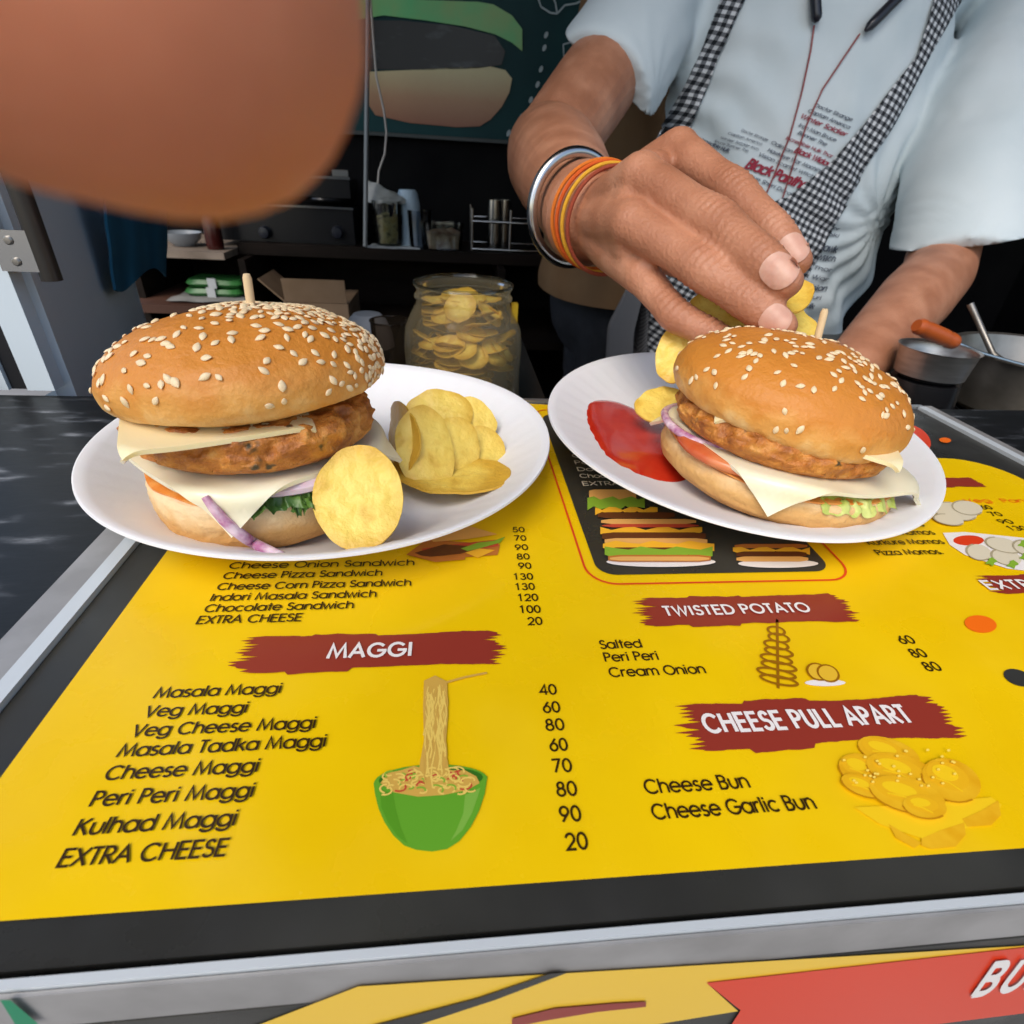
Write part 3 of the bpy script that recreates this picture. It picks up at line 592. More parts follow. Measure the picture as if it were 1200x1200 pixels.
# ------------------------------------------------------------------ burgers
BUNTOP = zramp('toasted_bun', [(0, (.76,.50,.21)), (.16, (.68,.34,.085)), (.42, (.59,.225,.032)), (1, (.53,.185,.024))], z0=0, z1=.032, rough=.46, noise_amt=.34, nscale=120, bump=.55, bscale=520, sss=.06, spec=.35, coat=0, bdist=.0008)
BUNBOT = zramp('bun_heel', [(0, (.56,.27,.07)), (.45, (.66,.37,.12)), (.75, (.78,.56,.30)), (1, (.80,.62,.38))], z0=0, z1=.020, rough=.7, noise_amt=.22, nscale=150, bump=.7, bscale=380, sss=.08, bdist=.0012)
PATTY = zramp('fried_patty', [(0, (.26,.075,.012)), (.4, (.44,.15,.022)), (.7, (.56,.22,.035)), (1, (.66,.32,.07))], axis=0, z0=-.5, z1=.5, rough=.5, noise_amt=1.1, nscale=190, bump=1.0, bscale=330, spec=.5, bdist=.0016, speck=((.07,.05,.02), 170, .66))
CHEESE = mat('cheese', (.82,.75,.50), .26, .5, var=(.85,.79,.58), vscale=40, sss=.2, sssr=(1,.7,.35), ssscale=.003, bump=.05, bscale=300, bdist=.0005)
CHEESE2 = mat('cheese_yellow', (.82,.70,.38), .28, .5, var=(.85,.74,.46), vscale=40, sss=.2, sssr=(1,.7,.35), ssscale=.003)
SAUCE = mat('orange_sauce', (.70,.20,.02), .3, .5, var=(.78,.34,.08), vscale=160, bump=.4, bscale=300)
ONION = mat('onion', (.62,.42,.50), .25, .5, var=[(.72,.60,.64),(.40,.12,.26)], vscale=60, sss=.3, ssscale=.002)
ONIONP = mat('onion_skin', (.42,.14,.28), .25, .5, var=[(.80,.64,.70)], vscale=230, sss=.25, ssscale=.002)
TOMATO = mat('tomato', (.58,.10,.03), .22, .5, var=(.66,.22,.08), vscale=90, sss=.2)
LETTUCE = mat('lettuce', (.045,.11,.018), .4, .5, var=(.10,.20,.03), vscale=140, bump=.5, bscale=300)
LETTUCE2 = mat('pale_lettuce', (.38,.46,.06), .4, .5, var=(.52,.56,.16), vscale=140, bump=.5, bscale=300)
SEED = mat('sesame', (.74,.56,.32), .45, .4, var=(.80,.66,.44), vscale=60, sss=.1, ssscale=.001)
WOOD = mat('toothpick_wood', (.66,.48,.26), .6, .3, var=(.72,.56,.34), vscale=200, stretch=(1,1,.1))

def nz(p, s, seed=0): return noise.noise(Vector(p)*s + Vector((seed*7.3, seed*3.1, seed*1.7)))
def bun_top(R, h, seed):
    prof = [(.02*R, .0005), (.5*R, .0), (.80*R, .0004), (.90*R, .0018)]
    z0 = .30*h
    for i in range(7):
        t = i/6; a = -70 + 70*t; prof.append((R*(.90+.10*math.cos(math.radians(a))) - R*.0, z0 + (z0-.0018)*math.sin(math.radians(a))))
    for i in range(1, 46):
        t = i/45; a = math.radians(90*t); prof.append((R*max(.004, math.cos(a)**.86), z0 + (h-z0)*math.sin(a)**1.0))
    b = MB()
    def fn(p, a, r, z):
        k = 1 + .034*nz((math.cos(a), math.sin(a), z*20), 1.3, seed) + .010*nz((math.cos(a), math.sin(a), z*60), 5, seed)
        q = Vector((p.x*k, p.y*k, p.z))
        q.z += .00020*nz((p.x*480, p.y*480, z*300), 1, seed+6) - .0006*max(0, nz((p.x*150, p.y*150, z*90), 1, seed+8)-.25) + .0011*nz((p.x*60, p.y*60, 0), 1, seed+3)*(1 if z > .004 else .4) + (.0018*nz((p.x*25, p.y*25, 5), 1, seed+5))
        return q
    b.lathe(prof, n=180, fn=fn); return b
def bun_bottom(R, h, seed):
    prof = [(.02*R,0), (.6*R,0), (.84*R,.0004), (.93*R,.0026), (.985*R,.35*h), (1.0*R,.62*h), (.985*R,.86*h), (.96*R,.97*h), (.90*R,h), (.5*R,h+.0003), (.02*R,h)]
    P = []
    for (r0,z0),(r1,z1) in zip(prof, prof[1:]):
        for i in range(4): P.append((r0+(r1-r0)*i/4, z0+(z1-z0)*i/4))
    P.append(prof[-1]); b = MB()
    def fn(p, a, r, z):
        k = 1 + .025*nz((math.cos(a), math.sin(a), 0), 1.6, seed) + .012*nz((math.cos(a)*6, math.sin(a)*6, z*300), 1, seed) + (.012*nz((math.cos(a)*16, math.sin(a)*16, z*700), 1, seed+2) if z > h*.6 else 0)
        return Vector((p.x*k, p.y*k, p.z + .0012*nz((p.x*90, p.y*90, z*30), 1, seed+9)*(z/h)))
    b.lathe(P, n=112, fn=fn); return b
def patty(R, h, seed):
    prof = [(.02*R,0), (.5*R,0), (.80*R,.0002), (.90*R,.06*h), (.965*R,.2*h), (1.0*R,.45*h), (.995*R,.62*h), (.96*R,.82*h), (.89*R,.96*h), (.78*R,h), (.5*R,h), (.02*R,h)]
    P = []
    for (r0,z0),(r1,z1) in zip(prof, prof[1:]):
        for i in range(5): P.append((r0+(r1-r0)*i/5, z0+(z1-z0)*i/5))
    P.append(prof[-1]); b = MB()
    def fn(p, a, r, z):
        d = .0011*nz(p*110, 1, seed) + .0010*nz(p*260, 1, seed) + .0006*nz(p*520, 1, seed) + .00025*nz(p*1000, 1, seed)
        q = Vector((math.cos(a), math.sin(a), 0)) * (r + d*(1.6 if r > .5*R else 0)); q *= 1 + .03*nz((math.cos(a), math.sin(a), 0), 1.4, seed)
        q.z = z + d*1.0; return q
    b.lathe(P, n=180, fn=fn); return b
def slab(mb, th, name):
    me = mb.mesh(name); bm = bmesh.new(); bm.from_mesh(me); bmesh.ops.recalc_face_normals(bm, faces=bm.faces)
    bmesh.ops.solidify(bm, geom=bm.faces[:], thickness=th); bmesh.ops.recalc_face_normals(bm, faces=bm.faces); bm.to_mesh(me); bm.free(); me.shade_smooth(); me.set_sharp_from_angle(angle=math.radians(50)); return me
def cheese(name, parent, size, rot, z, r0, droop, m, c=(0,0), th=.0013, seed=0, wav=.0012):
    b = MB(); cr, sr = math.cos(rot), math.sin(rot)
    def fn(u, v):
        x, y = (u-.5)*size, (v-.5)*size; k = .06                    # rounded corners
        x, y = x*cr - y*sr, x*sr + y*cr; rho = math.hypot(x, y); a = math.atan2(y, x)
        d = droop(a) if callable(droop) else droop
        if rho > r0:
            e = rho-r0; s = min(1, e/.006); dd = d*s; rr_ = r0 + e*math.cos(dd); zz = z - e*math.sin(dd)
        else: rr_, zz = rho, z
        zz += wav*nz((x*40, y*40, 0), 1, seed)*min(1, rho/.03) + max(0, rho-r0*.8)*.16*nz((math.cos(a)*2.2, math.sin(a)*2.2, 0), 1, seed+2)
        f = rr_/max(rho, 1e-6); return Vector((c[0]+x*f, c[1]+y*f, zz))
    b.grid(fn, 44, 44)
    me = slab(b, th, name); o = bpy.data.objects.new(name, me); COL.objects.link(o); me.materials.append(m); o.parent = parent; WM[o.name] = WM[parent.name]
    return o
def seed_mesh():
    b = MB(); prof = [(.00005,-.00050)]
    L, Wd, T = .00168, .00100, .00050
    vs = []; n = 12; rings = 8
    for i in range(rings+1):
        t = i/rings; x = -L + 2*L*t; s = max(.02, math.sin(math.pi*t)**.75) * (1.0 - .28*(t-.5))
        for k in range(n): a = 2*math.pi*k/n; vs.append((x, Wd*s*math.cos(a), T*s*math.sin(a)))
    fs = [(i*n+k, i*n+(k+1)%n, (i+1)*n+(k+1)%n, (i+1)*n+k) for i in range(rings) for k in range(n)] + [tuple(range(n))[::-1], tuple(rings*n+k for k in range(n))]
    b.add(vs, fs); return b
def scatter_seeds(bun, R, h, pts, root, seed):
    """seeds lie on the crust; the hundred that show best are pieces of their own, the rest one mesh"""
    rnd = random.Random(seed); me = bun.data; bt = BVHTree.FromPolygons([v.co for v in me.vertices], [p.vertices for p in me.polygons])
    rootM = WM[bun.name]; plc = []
    Min = (bun.matrix_basis if bun.parent else Matrix.Identity(4))
    for x, y, zt in pts:
        o = Vector((x, y, zt)); hit = bt.ray_cast(o*3 + Vector((0,0,-h*.6)), (Vector((0,0,h*.3)) - (o*3 + Vector((0,0,-h*.6)))).normalized())
        if hit[0] is None: continue
        p, nrm = hit[0], hit[1].normalized()
        if nrm.dot(p - Vector((0,0,h*.3))) < 0: nrm = -nrm
        if any((p-q).length < .0017 for q, _ in plc): continue
        plc.append((p, nrm))
    def xf(p, nrm):
        t = nrm.orthogonal().normalized(); q = Matrix.Rotation(rnd.random()*6.283, 3, nrm); t = q @ t; s2 = nrm.cross(t)
        tl = (nrm + t*rnd.uniform(-.25,.25)).normalized(); t = (t - tl*t.dot(tl)).normalized(); s2 = tl.cross(t); sc = rnd.uniform(.70, 1.0)
        return Matrix.Translation(p + nrm*.00028) @ Matrix((t*sc, s2*sc*rnd.uniform(.9,1.1), tl*sc)).transposed().to_4x4()
    wm = rootM @ Min
    plc.sort(key=lambda q: -((wm.to_3x3() @ q[1]).normalized().dot((EYE - wm @ q[0]).normalized()) + (.2 if True else 0)))
    sm = seed_mesh().mesh('sesame_seed'); sm.materials.append(SEED)
    for i, (p, nrm) in enumerate(plc[:100]):
        o = bpy.data.objects.new('sesame_seed', sm); COL.objects.link(o); o.parent = bun; o.matrix_local = xf(p, nrm)
    rest = MB(); src = seed_mesh()
    for p, nrm in plc[100:]:
        M_ = xf(p, nrm); rest.add([M_ @ q for q in src.v], src.f)
    if rest.v:
        rm = rest.mesh('sesame_seeds'); rm.materials.append(SEED); o = bpy.data.objects.new('sesame_seeds', rm); COL.objects.link(o); o.parent = bun; o['kind'] = 'stuff'
def local_part(mb, name, m, root, M_=None, sharp=50):
    o = mb.build(name, m, root, world=False, sharp=sharp, fix=True)
    if M_ is not None: o.matrix_basis = M_
    return o
def ring_part(root, name, m, R, r, z, c=(0,0), a0=0, a1=360, flat_=.55, seed=0, n=40):
    b = MB(); pts = []
    for i in range(n+1):
        a = math.radians(a0 + (a1-a0)*i/n); k = 1 + .05*nz((math.cos(a), math.sin(a), 0), 2, seed)
        pts.append((c[0]+R*k*math.cos(a), c[1]+R*k*math.sin(a), z + .0008*nz((math.cos(a)*2, math.sin(a)*2, 3), 1, seed)))
    b.tube(pts, r, 10); return local_part(b, name, m, root)
def disc_part(root, name, m, R, th, z, c=(0,0), seed=0, rough=.0, tilt=(0,0)):
    b = MB(); prof = [(.02*R,0),(.6*R,0),(.95*R,0),(R,th*.3),(R,th*.7),(.95*R,th),(.6*R,th),(.02*R,th)]
    def fn(p, a, r, zz):
        k = 1 + (.04+rough)*nz((math.cos(a)*(1.5+8*rough), math.sin(a)*(1.5+8*rough), 0), 1, seed); q = Vector((p.x*k+c[0], p.y*k+c[1], p.z + z)); q.z += tilt[0]*p.x + tilt[1]*p.y; return q
    b.lathe(prof, n=72, fn=fn); return local_part(b, name, m, root)
def leaf_part(root, name, m, pts, wid, seed):
    """a crumpled strip of leaf following pts"""
    b = MB(); pts = [Vector(p) for p in pts]; N = len(pts)-1
    def fn(u, v):
        f = u*N; i = min(int(f), N-1); p = pts[i].lerp(pts[i+1], f-i); out = Vector((p.x, p.y, 0)).normalized()
        q = p + out*(v-.5)*wid*(.7+.6*noise.noise(Vector((u*9, seed, 0)))) + Vector((0,0,1))*(.0022*nz((u*14, v*3, seed), 1, seed) - .0035*v*v)
        q += Vector((-out.y, out.x, 0))*.001*nz((u*22, v*6, seed+4), 1, seed); return q
    b.grid(fn, 60, 12); me = b.mesh(name, sharp=180); o = bpy.data.objects.new(name, me); COL.objects.link(o); me.materials.append(m); o.parent = root; WM[o.name] = WM[root.name]; return o
def rot_xyz(x, y, z=0): return Matrix.Rotation(math.radians(z), 4, 'Z') @ Matrix.Rotation(math.radians(y), 4, 'Y') @ Matrix.Rotation(math.radians(x), 4, 'X')

# left burger (local axes = board axes)
bl = thing('burger', 'sesame burger with a purple onion strip hanging out, tall straight stack, on the left plate', 'burger', (-.0615, .1698, .0035), None, 'burgers on plates')
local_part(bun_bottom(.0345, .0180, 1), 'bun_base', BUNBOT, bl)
disc_part(bl, 'sauce', SAUCE, .0336, .0014, .0175, seed=4, rough=.05)
disc_part(bl, 'onion_slice', ONION, .026, .0036, .0198, (.008,-.007), 5)
leaf_part(bl, 'lettuce', LETTUCE, [(.0335*math.cos(math.radians(a)), .0335*math.sin(math.radians(a)), .0205 + (.001 if a > -75 else 0)) for a in range(-80, -34, 6)], .012, 2)
leaf_part(bl, 'lettuce', LETTUCE, [(.035*math.cos(math.radians(a)), .035*math.sin(math.radians(a)), .0200) for a in range(-64, -46, 4)], .011, 5)
cheese('cheese_slice', bl, .068, math.radians(45+2), .0245, .0352, lambda a: 1.2 if abs(a+1.57) < .8 else .8, CHEESE, seed=1)
local_part(patty(.0350, .0130, 2), 'patty', PATTY, bl, Matrix.Translation((0,.000,.0252)) @ rot_xyz(-2, 0))
cheese('cheese_slice', bl, .046, math.radians(24), .0392, .0285, lambda a: .95 if -2.9 < a < -1.1 else .6, CHEESE2, c=(-.0060,-.0135), seed=3, wav=.0006)
T1 = Matrix.Translation((0,.003,.0358)) @ rot_xyz(-7, -3.5)
bt1 = local_part(bun_top(.0400, .0270, 3), 'bun_top', BUNTOP, bl, T1)
WM[bt1.name] = WM[bl.name]
rnd = random.Random(11); pts = []
for i in range(2600):
    a = rnd.uniform(0, 6.283); e = math.asin(rnd.uniform(.0, .999)); x, y, z = math.cos(e)*math.cos(a), math.cos(e)*math.sin(a), math.sin(e)
    dens = .13 + .85*max(0, min(1, (x+.12)/.3))*max(0, min(1, (y+.72)/.35)) + (.75 if z > .9 else 0)
    if y > .3: dens = max(dens, .4)
    if z < .1: dens *= .6
    if rnd.random() < dens*.95: pts.append((x*.06, y*.06, .004 + z*.05))
scatter_seeds(bt1, .0400, .0270, pts, bl, 5)
def interp2(pl, t):
    f = t*(len(pl)-1); i = min(int(f), len(pl)-2); a, c = Vector(pl[i]), Vector(pl[i+1]); return a.lerp(c, f-i)
# hanging onion strip, lying on the cheese and the heel
bpy.context.view_layer.update()
def surf(objs, x, y, off, default):
    d = ray(x, y).normalized(); best = None
    for o_ in objs:
        M_ = WM[bl.name] @ o_.matrix_basis; Mi = M_.inverted(); lo, ld = Mi @ EYE, (Mi.to_3x3() @ d)
        bt_ = BVHTree.FromPolygons([v.co for v in o_.data.vertices], [tuple(p.vertices) for p in o_.data.polygons]); h_ = bt_.ray_cast(lo, ld)
        if h_[0] is not None and (best is None or h_[3] < best): best = h_[3]
    return EYE + d*((best if best is not None else default) - off)
hs = [o_ for o_ in bl.children if o_.name.startswith(('bun_base','cheese_slice'))]
pts_ = [(244,586),(254,600),(266,613),(278,624),(292,634),(306,642),(320,648)]
pth_ = [(240,582),(250,595),(262,609),(275,621),(290,632),(306,641),(322,648),(334,652)]
pp_ = [interp2(pth_, i/24) for i in range(25)]; ds_ = [(surf(hs, x, y, 0, .165)-EYE).length for x, y in pp_]
ds_ = [min(ds_[max(0,i-2):i+3])*.5 + .5*sum(ds_[max(0,i-3):i+4])/len(ds_[max(0,i-3):i+4]) for i in range(25)]
b = MB(); b.tube([EYE + ray(x, y).normalized()*(d_ - .0007) for (x, y), d_ in zip(pp_, ds_)], [.0007+.0009*math.sin(math.pi*(i+1)/27)**.6 for i in range(25)], 12)
o_ = b.build('onion_strip', ONIONP, bl)

# right burger, leaning with its plate
RB = rot_xyz(0, 6.0, 0)
br = thing('burger', 'leaning sesame burger beside red ketchup, pointed cheese corner hanging in front', 'burger', (.1205, .1815, .0055), RB.to_3x3(), 'burgers on plates')
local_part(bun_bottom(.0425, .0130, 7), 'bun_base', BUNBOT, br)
disc_part(br, 'sauce', SAUCE, .0412, .0012, .0126, seed=8, rough=.05)
disc_part(br, 'tomato_slice', TOMATO, .024, .0036, .0136, (-.0185,-.008), 2)
ring_part(br, 'onion_ring', ONIONP, .023, .0015, .0170, (-.020,.006), seed=3)
ring_part(br, 'onion_ring', ONIONP, .021, .0013, .0142, (.022,-.006), seed=6)
leaf_part(br, 'lettuce', LETTUCE2, [(.039*math.cos(math.radians(a)), .039*math.sin(math.radians(a)), .0145) for a in range(-98, -44, 4)], .010, 7)
cheese('cheese_slice', br, .078, math.radians(14), .0180, .0420, lambda a: 1.25 if abs(a+2.1) < .6 else .85, CHEESE, c=(.0015,-.0015), seed=6)
local_part(patty(.0382, .0122, 9), 'patty', PATTY, br, Matrix.Translation((-.003,.001,.0178)))
cheese('cheese_slice', br, .058, math.radians(-26), .0300, .0370, .95, CHEESE2, c=(.0005,-.0035), seed=8, wav=.0006)
T2 = Matrix.Translation((-.0035,.003,.0245)) @ rot_xyz(1, 4.5)
bt2 = local_part(bun_top(.0412, .0290, 12), 'bun_top', BUNTOP, br, T2)
WM[bt2.name] = WM[br.name]
rnd = random.Random(23); pts = []
for i in range(900):
    a = rnd.uniform(0, 6.283); e = math.asin(rnd.uniform(.02, .999)); x, y, z = math.cos(e)*math.cos(a), math.cos(e)*math.sin(a), math.sin(e)
    cl = .5 + .9*noise.noise(Vector((x*3.2, y*3.2, z*3.2+9)))
    dens = max(0, cl)*(.85 if y < -.2 else .9)*(.35 if z < .4 else 1)
    if rnd.random() < dens: pts.append((x*.06, y*.06, .004 + z*.05))
scatter_seeds(bt2, .0412, .0290, pts, br, 8)

def depth(p): return (Vector(p)-EYE).dot(FW)
def toothpick(label, top, bot):
    a, c = Vector(top), Vector(bot); o_ = c
    root = c; b = MB(); d = (a-c)
    b.tube([Vector(), d*.5, d*.97, d], [.00125,.0013,.00125,.0009], 10)
    o = b.build('toothpick', WOOD); o.location = root; tag(o, label, 'toothpick', 'toothpicks in the burgers')
toothpick('thin wooden toothpick standing up in the bun with dense sesame, on the left', WY(289,321,.1760), WY(292,376,.1760) - Vector((0,0,.022)))
toothpick('thin wooden toothpick leaning in the bun beside the vendor\'s shirt', WY(967,362,.1860), WY(959,415,.1850) - Vector((0,0,.022)))

# ketchup on the right plate
b = MB(); KP = [(692,472),(718,470),(748,482),(772,496),(800,508),(818,530),(812,556),(790,566),(760,562),(735,552),(712,538),(697,515),(688,492)]
M2 = Matrix.Translation(pl2loc) @ pl2R.to_4x4(); M2i = M2.inverted()
def on_plate2(x, y):
    z = .006
    for _ in range(12):
        p = G(x, y, z); q = M2i @ p; ca, sa = math.cos(-.473), math.sin(-.473); u, v = q.x*ca + q.y*sa, -q.x*sa + q.y*ca
        rho = math.hypot(u/.082, v/.104); zz = (M2 @ Vector((q.x, q.y, plate_z(rho, .0122)))).z; z += .5*(zz - z)
    return G(x, y, z)
rim = []
for i in range(len(KP)):
    p0, p1, p2, p3 = [Vector(KP[(i+k) % len(KP)]) for k in (-1,0,1,2)]
    for j in range(6):
        t = j/6; rim.append(.5*((2*p1) + (p2-p0)*t + (2*p0-5*p1+4*p2-p3)*t*t + (3*p1-p0-3*p2+p3)*t**3))
cc = Vector((752,515)); vs = []; ns = 14; N = len(rim)
for i in range(ns+1):
    s_ = i/ns
    for q in rim:
        px = cc.lerp(q, s_); p = on_plate2(px.x, px.y); p.z += .0001 + .0028*(1 - s_**4)**.7 + .0007*nz((px.x*.03, px.y*.03, 0), 1, 4)*(1-s_**2); vs.append(p)
b.add(vs, [(i*N+k, i*N+(k+1)%N, (i+1)*N+(k+1)%N, (i+1)*N+k) for i in range(ns) for k in range(N)])
tag(b.build('ketchup', mat('ketchup', (.47,.018,.007), .13, .5, var=(.55,.035,.012), vscale=90, sss=.12, sssr=(1,.15,.05), ssscale=.002, bump=.15, bscale=110), fix=True), 'glossy pool of red ketchup on the plate beside the leaning burger', 'ketchup')

# ------------------------------------------------------------------ potato chips
CHIP = mat('potato_chip', (.72,.46,.06), .40, .4, var=[(.86,.64,.13),(.82,.58,.10),(.62,.35,.035)], vscale=95, detail=9, bump=.8, bscale=430, sss=.05, sssr=(1,.7,.2), ssscale=.002, ramp=(.3,.72), bdist=.0007)
def chip_mesh(w_, h_, bx, by, seed, th=.0008):
    b = MB(); n, rings = 48, 12; vs = [(0,0,0)]
    def P(s_, a):
        k = 1 + .06*nz((math.cos(a), math.sin(a), 0), 1.5, seed) + .015*nz((math.cos(a), math.sin(a), 0), 6, seed)
        x, y = s_*k*math.cos(a)*w_/2, s_*k*math.sin(a)*h_/2
        z = bx*x*x + by*y*y + .0008*nz((x*120, y*120, seed), 1, seed)*s_ + .0004*nz((x*320, y*320, seed), 1, seed) + .0013*s_**4*nz((math.cos(a)*2.4, math.sin(a)*1.5, 2), 1, seed+1)
        return (x, y, z)
    for i in range(1, rings+1):
        for k in range(n): vs.append(P(i/rings, 2*math.pi*k/n))
    fs = [(0, 1+k, 1+(k+1)%n) for k in range(n)] + [(1+(i-1)*n+k, 1+i*n+k, 1+i*n+(k+1)%n, 1+(i-1)*n+(k+1)%n) for i in range(1, rings) for k in range(n)]
    b.add(vs, fs); return slab(b, th, 'potato_chip')
def browned_edge(m, r0, r1, col):
    n = m.node_tree; b = n.nodes['Principled BSDF']; old = b.inputs['Base Color'].links[0].from_socket
    tc = n.nodes.new('ShaderNodeTexCoord'); ln = n.nodes.new('ShaderNodeVectorMath'); ln.operation = 'LENGTH'; n.links.new(tc.outputs['Object'], ln.inputs[0])
    ns = n.nodes.new('ShaderNodeTexNoise'); ns.inputs['Scale'].default_value = 160; n.links.new(tc.outputs['Object'], ns.inputs[0])
    ad = n.nodes.new('ShaderNodeMath'); ad.operation = 'MULTIPLY_ADD'; ad.inputs[1].default_value = .006; n.links.new(ns.outputs[0], ad.inputs[0]); n.links.new(ln.outputs['Value'], ad.inputs[2])
    mr = n.nodes.new('ShaderNodeMapRange'); mr.inputs[1].default_value = r0; mr.inputs[2].default_value = r1; n.links.new(ad.outputs[0], mr.inputs[0])
    mx = n.nodes.new('ShaderNodeMix'); mx.data_type = 'RGBA'; mx.inputs[7].default_value = (*col, 1); n.links.new(mr.outputs[0], mx.inputs[0]); n.links.new(old, mx.inputs[6]); n.links.new(mx.outputs[2], b.inputs['Base Color'])
browned_edge(CHIP, .0125, .0190, (.66,.39,.045))
def chip(label, px, py, t, nrm, w_, h_, roll=0, bx=6, by=6, seed=0, group=None, cat='potato chip', name='potato_chip', m=None):
    me = chip_mesh(w_, h_, bx, by, seed); me.materials.append(m or CHIP)
    o = bpy.data.objects.new(name, me); COL.objects.link(o)
    nv = camvec(*nrm); up = (UP - nv*UP.dot(nv)).normalized(); sx = up.cross(nv)
    o.matrix_world = Matrix.Translation(D(px, py, t)) @ Matrix((sx, up, nv)).transposed().to_4x4() @ Matrix.Rotation(math.radians(roll), 4, 'Z')
    tag(o, label, cat, group); return o
tb0 = depth(G(421, 641, .0055))
chip('large pale potato chip leaning upright against the left burger', 421, 584, .1585, (.10,.22,1), .0250, .0305, 8, 5, 4, 1, 'potato chips on the left plate')
tc = depth(G(500, 577, .006))
gC = 'potato chips on the left plate'
chip('dark potato chip seen edge-on at the front of the upright row beside the burger', 463, 522, tc+.012, (-.86,.05,.45), .034, .033, 0, -11, 5, 2, gC)
chip('potato chip facing forward, second in the upright row beside the burger', 500, 526, tc+.003, (.45,.12,1), .0215, .0315, 10, -14, 5, 3, gC)
chip('potato chip in the middle of the row, half covered by its neighbour', 530, 531, tc+.011, (.60,.15,1), .0235, .0290, -18, -13, 4, 4, gC)
chip('pale potato chip at the outer end of the row, nearest the plate rim', 558, 537, tc+.020, (.35,.35,1), .0225, .0285, -34, -10, 3, 5, gC)
chip('potato chip lying flat under the upright row of chips', 530, 560, tc+.007, (.1,1.3,.75), .044, .030, -8, 6, 4, 6, gC)
chip('potato chip standing behind the row with its top edge showing', 512, 488, tc+.030, (.05,.35,1), .0300, .0250, 20, -8, 5, 7, gC)
chip('potato chip leaning behind the row, towards the plate centre', 550, 494, tc+.034, (.25,.3,1), .0240, .0210, -20, -6, 5, 8, gC)
gR = 'potato chips on the right plate'
chip('potato chip poking up behind the left edge of the leaning bun', 800, 412, depth(WY(800,412,.232)), (-.5,.25,1), .022, .030, -18, 6, 5, 11, gR)
chip('potato chip lying between the ketchup and the leaning burger', 775, 476, depth(WY(775,476,.222)), (-.1,.7,1), .024, .020, 25, 7, 4, 12, gR)
#PART3
# ------------------------------------------------------------------ the vendor
def raycaster(me):
    return BVHTree.FromPolygons([v.co for v in me.vertices], [tuple(p.vertices) for p in me.polygons])
ven = thing('person', 'vendor in light blue t-shirt and checked apron, reaching over the right burger', 'person', (.28, .78, -1))
Cc = D(935, 120, .74); CX, CY = Cc.x, Cc.y                       # standing upright behind the counter
sR, eR, wR = D(800,-45,.72), D(643,178,.575), D(690,258,.325)     # his right arm (nearer, on the picture's left)
sL, eL, wL = D(1180,-20,.72), D(1098,322,.63), D(992,438,.50)
MCP = [D(795,176,.268), D(752,207,.250), D(741,262,.244), D(753,324,.249)]
PIP = [D(862,226,.240), D(842,262,.221), D(828,318,.220), D(791,370,.236)]
DIP = [D(908,272,.226), D(893,305,.206), D(884,358,.210), D(834,392,.228)]
TIP = [D(934,306,.220), D(921,330,.201), D(916,382,.206), D(862,408,.224)]
FR = [.0084, .0088, .0082, .0071]
fb_ = MB()
palmc = [wR.lerp(m_, .55) for m_ in MCP]
for i in range(4):
    # metacarpal, then three phalanges in one tapered volume
    fb_.limb([wR.lerp(MCP[i], .12), palmc[i], MCP[i]], [.0140, .0127, FR[i]*1.20], n=16)
    r_ = FR[i]
    a, p, d, t = MCP[i], PIP[i], DIP[i], TIP[i]
    pts = [a, a.lerp(p,.3), a.lerp(p,.65), p.lerp(a,.06), p.lerp(d,.08), p.lerp(d,.5), d.lerp(p,.08), d.lerp(t,.35), t]
    fb_.limb(pts, [r_*1.12, r_*1.06, r_*.96, r_*1.02, r_*1.0, r_*.90, r_*.90, r_*.86, r_*.70], n=16)
for i in range(3):      # web between the knuckles
    fb_.limb([wR.lerp((MCP[i]+MCP[i+1])/2, .3), (MCP[i]+MCP[i+1])/2*.92 + wR*.08], [.0130, .0085], n=14)
th0, th1, th2, th3 = wR.lerp(MCP[0], .35) - UP*.014, D(812,300,.292), D(856,345,.262), D(892,368,.236)
fb_.limb([wR, th0, th1], [.018, .018, .0125], n=16); fb_.limb([th1, th1.lerp(th2,.5), th2, th2.lerp(th3,.5), th3], [.0122,.0108,.0112,.0104,.0080], n=16)
fb_.limb([eR, eR.lerp(wR,.22), eR.lerp(wR,.45), eR.lerp(wR,.72), wR, wR.lerp(palmc[1],.35)], [.043,.0440,.0395,.0315,.0255,.0225], n=28)
fb_.limb([sR, sR.lerp(eR,.4), sR.lerp(eR,.75), eR, eR.lerp(wR,.06)], [.044,.045,.044,.041,.038], n=28)
hand_me = remesh(fb_, .0013, 6, .5)
# rest of the body, joined into the same mesh
hd = Vector((CX, CY-.03, .60)); bb = MB()
bb.limb([Vector((CX,CY+.01,-.16)), Vector((CX,CY,.02)), Vector((CX,CY,.18)), Vector((CX,CY+.02,.30)), Vector((CX,CY+.02,.36))], [(.140,.092),(.132,.088),(.138,.090),(.120,.070),(.06,.055)], up=(0,1,0), n=28)
bb.limb([Vector((CX,CY+.01,.36)), Vector((CX,CY,.46))], [.056,.054], n=20)
bb.limb([hd - Vector((0,.015,.07)), hd + Vector((0,0,.02)), hd + Vector((0,.01,.06))], [(.060,.070),(.075,.092),(.070,.085)], up=(0,1,0), n=28)
bb.limb([hd + Vector((0,-.085,-.005)), hd + Vector((0,-.108,-.03))], [.010,.013], n=12)
for s_ in (-1, 1):
    bb.limb([hd + Vector((s_*.074,.005,.0)), hd + Vector((s_*.080,.012,-.03))], [(.008,.018),(.006,.012)], up=(0,1,0), n=12)
    bb.limb([Vector((CX+s_*.085,CY+.02,-.16)), Vector((CX+s_*.095,CY,-.53)), Vector((CX+s_*.1,CY+.02,-.93))], [.082,.058,.040], n=20)
    bb.limb([Vector((CX+s_*.1,CY+.04,-.96)), Vector((CX+s_*.11,CY-.13,-.97))], [(.042,.030),(.04,.022)], n=16)
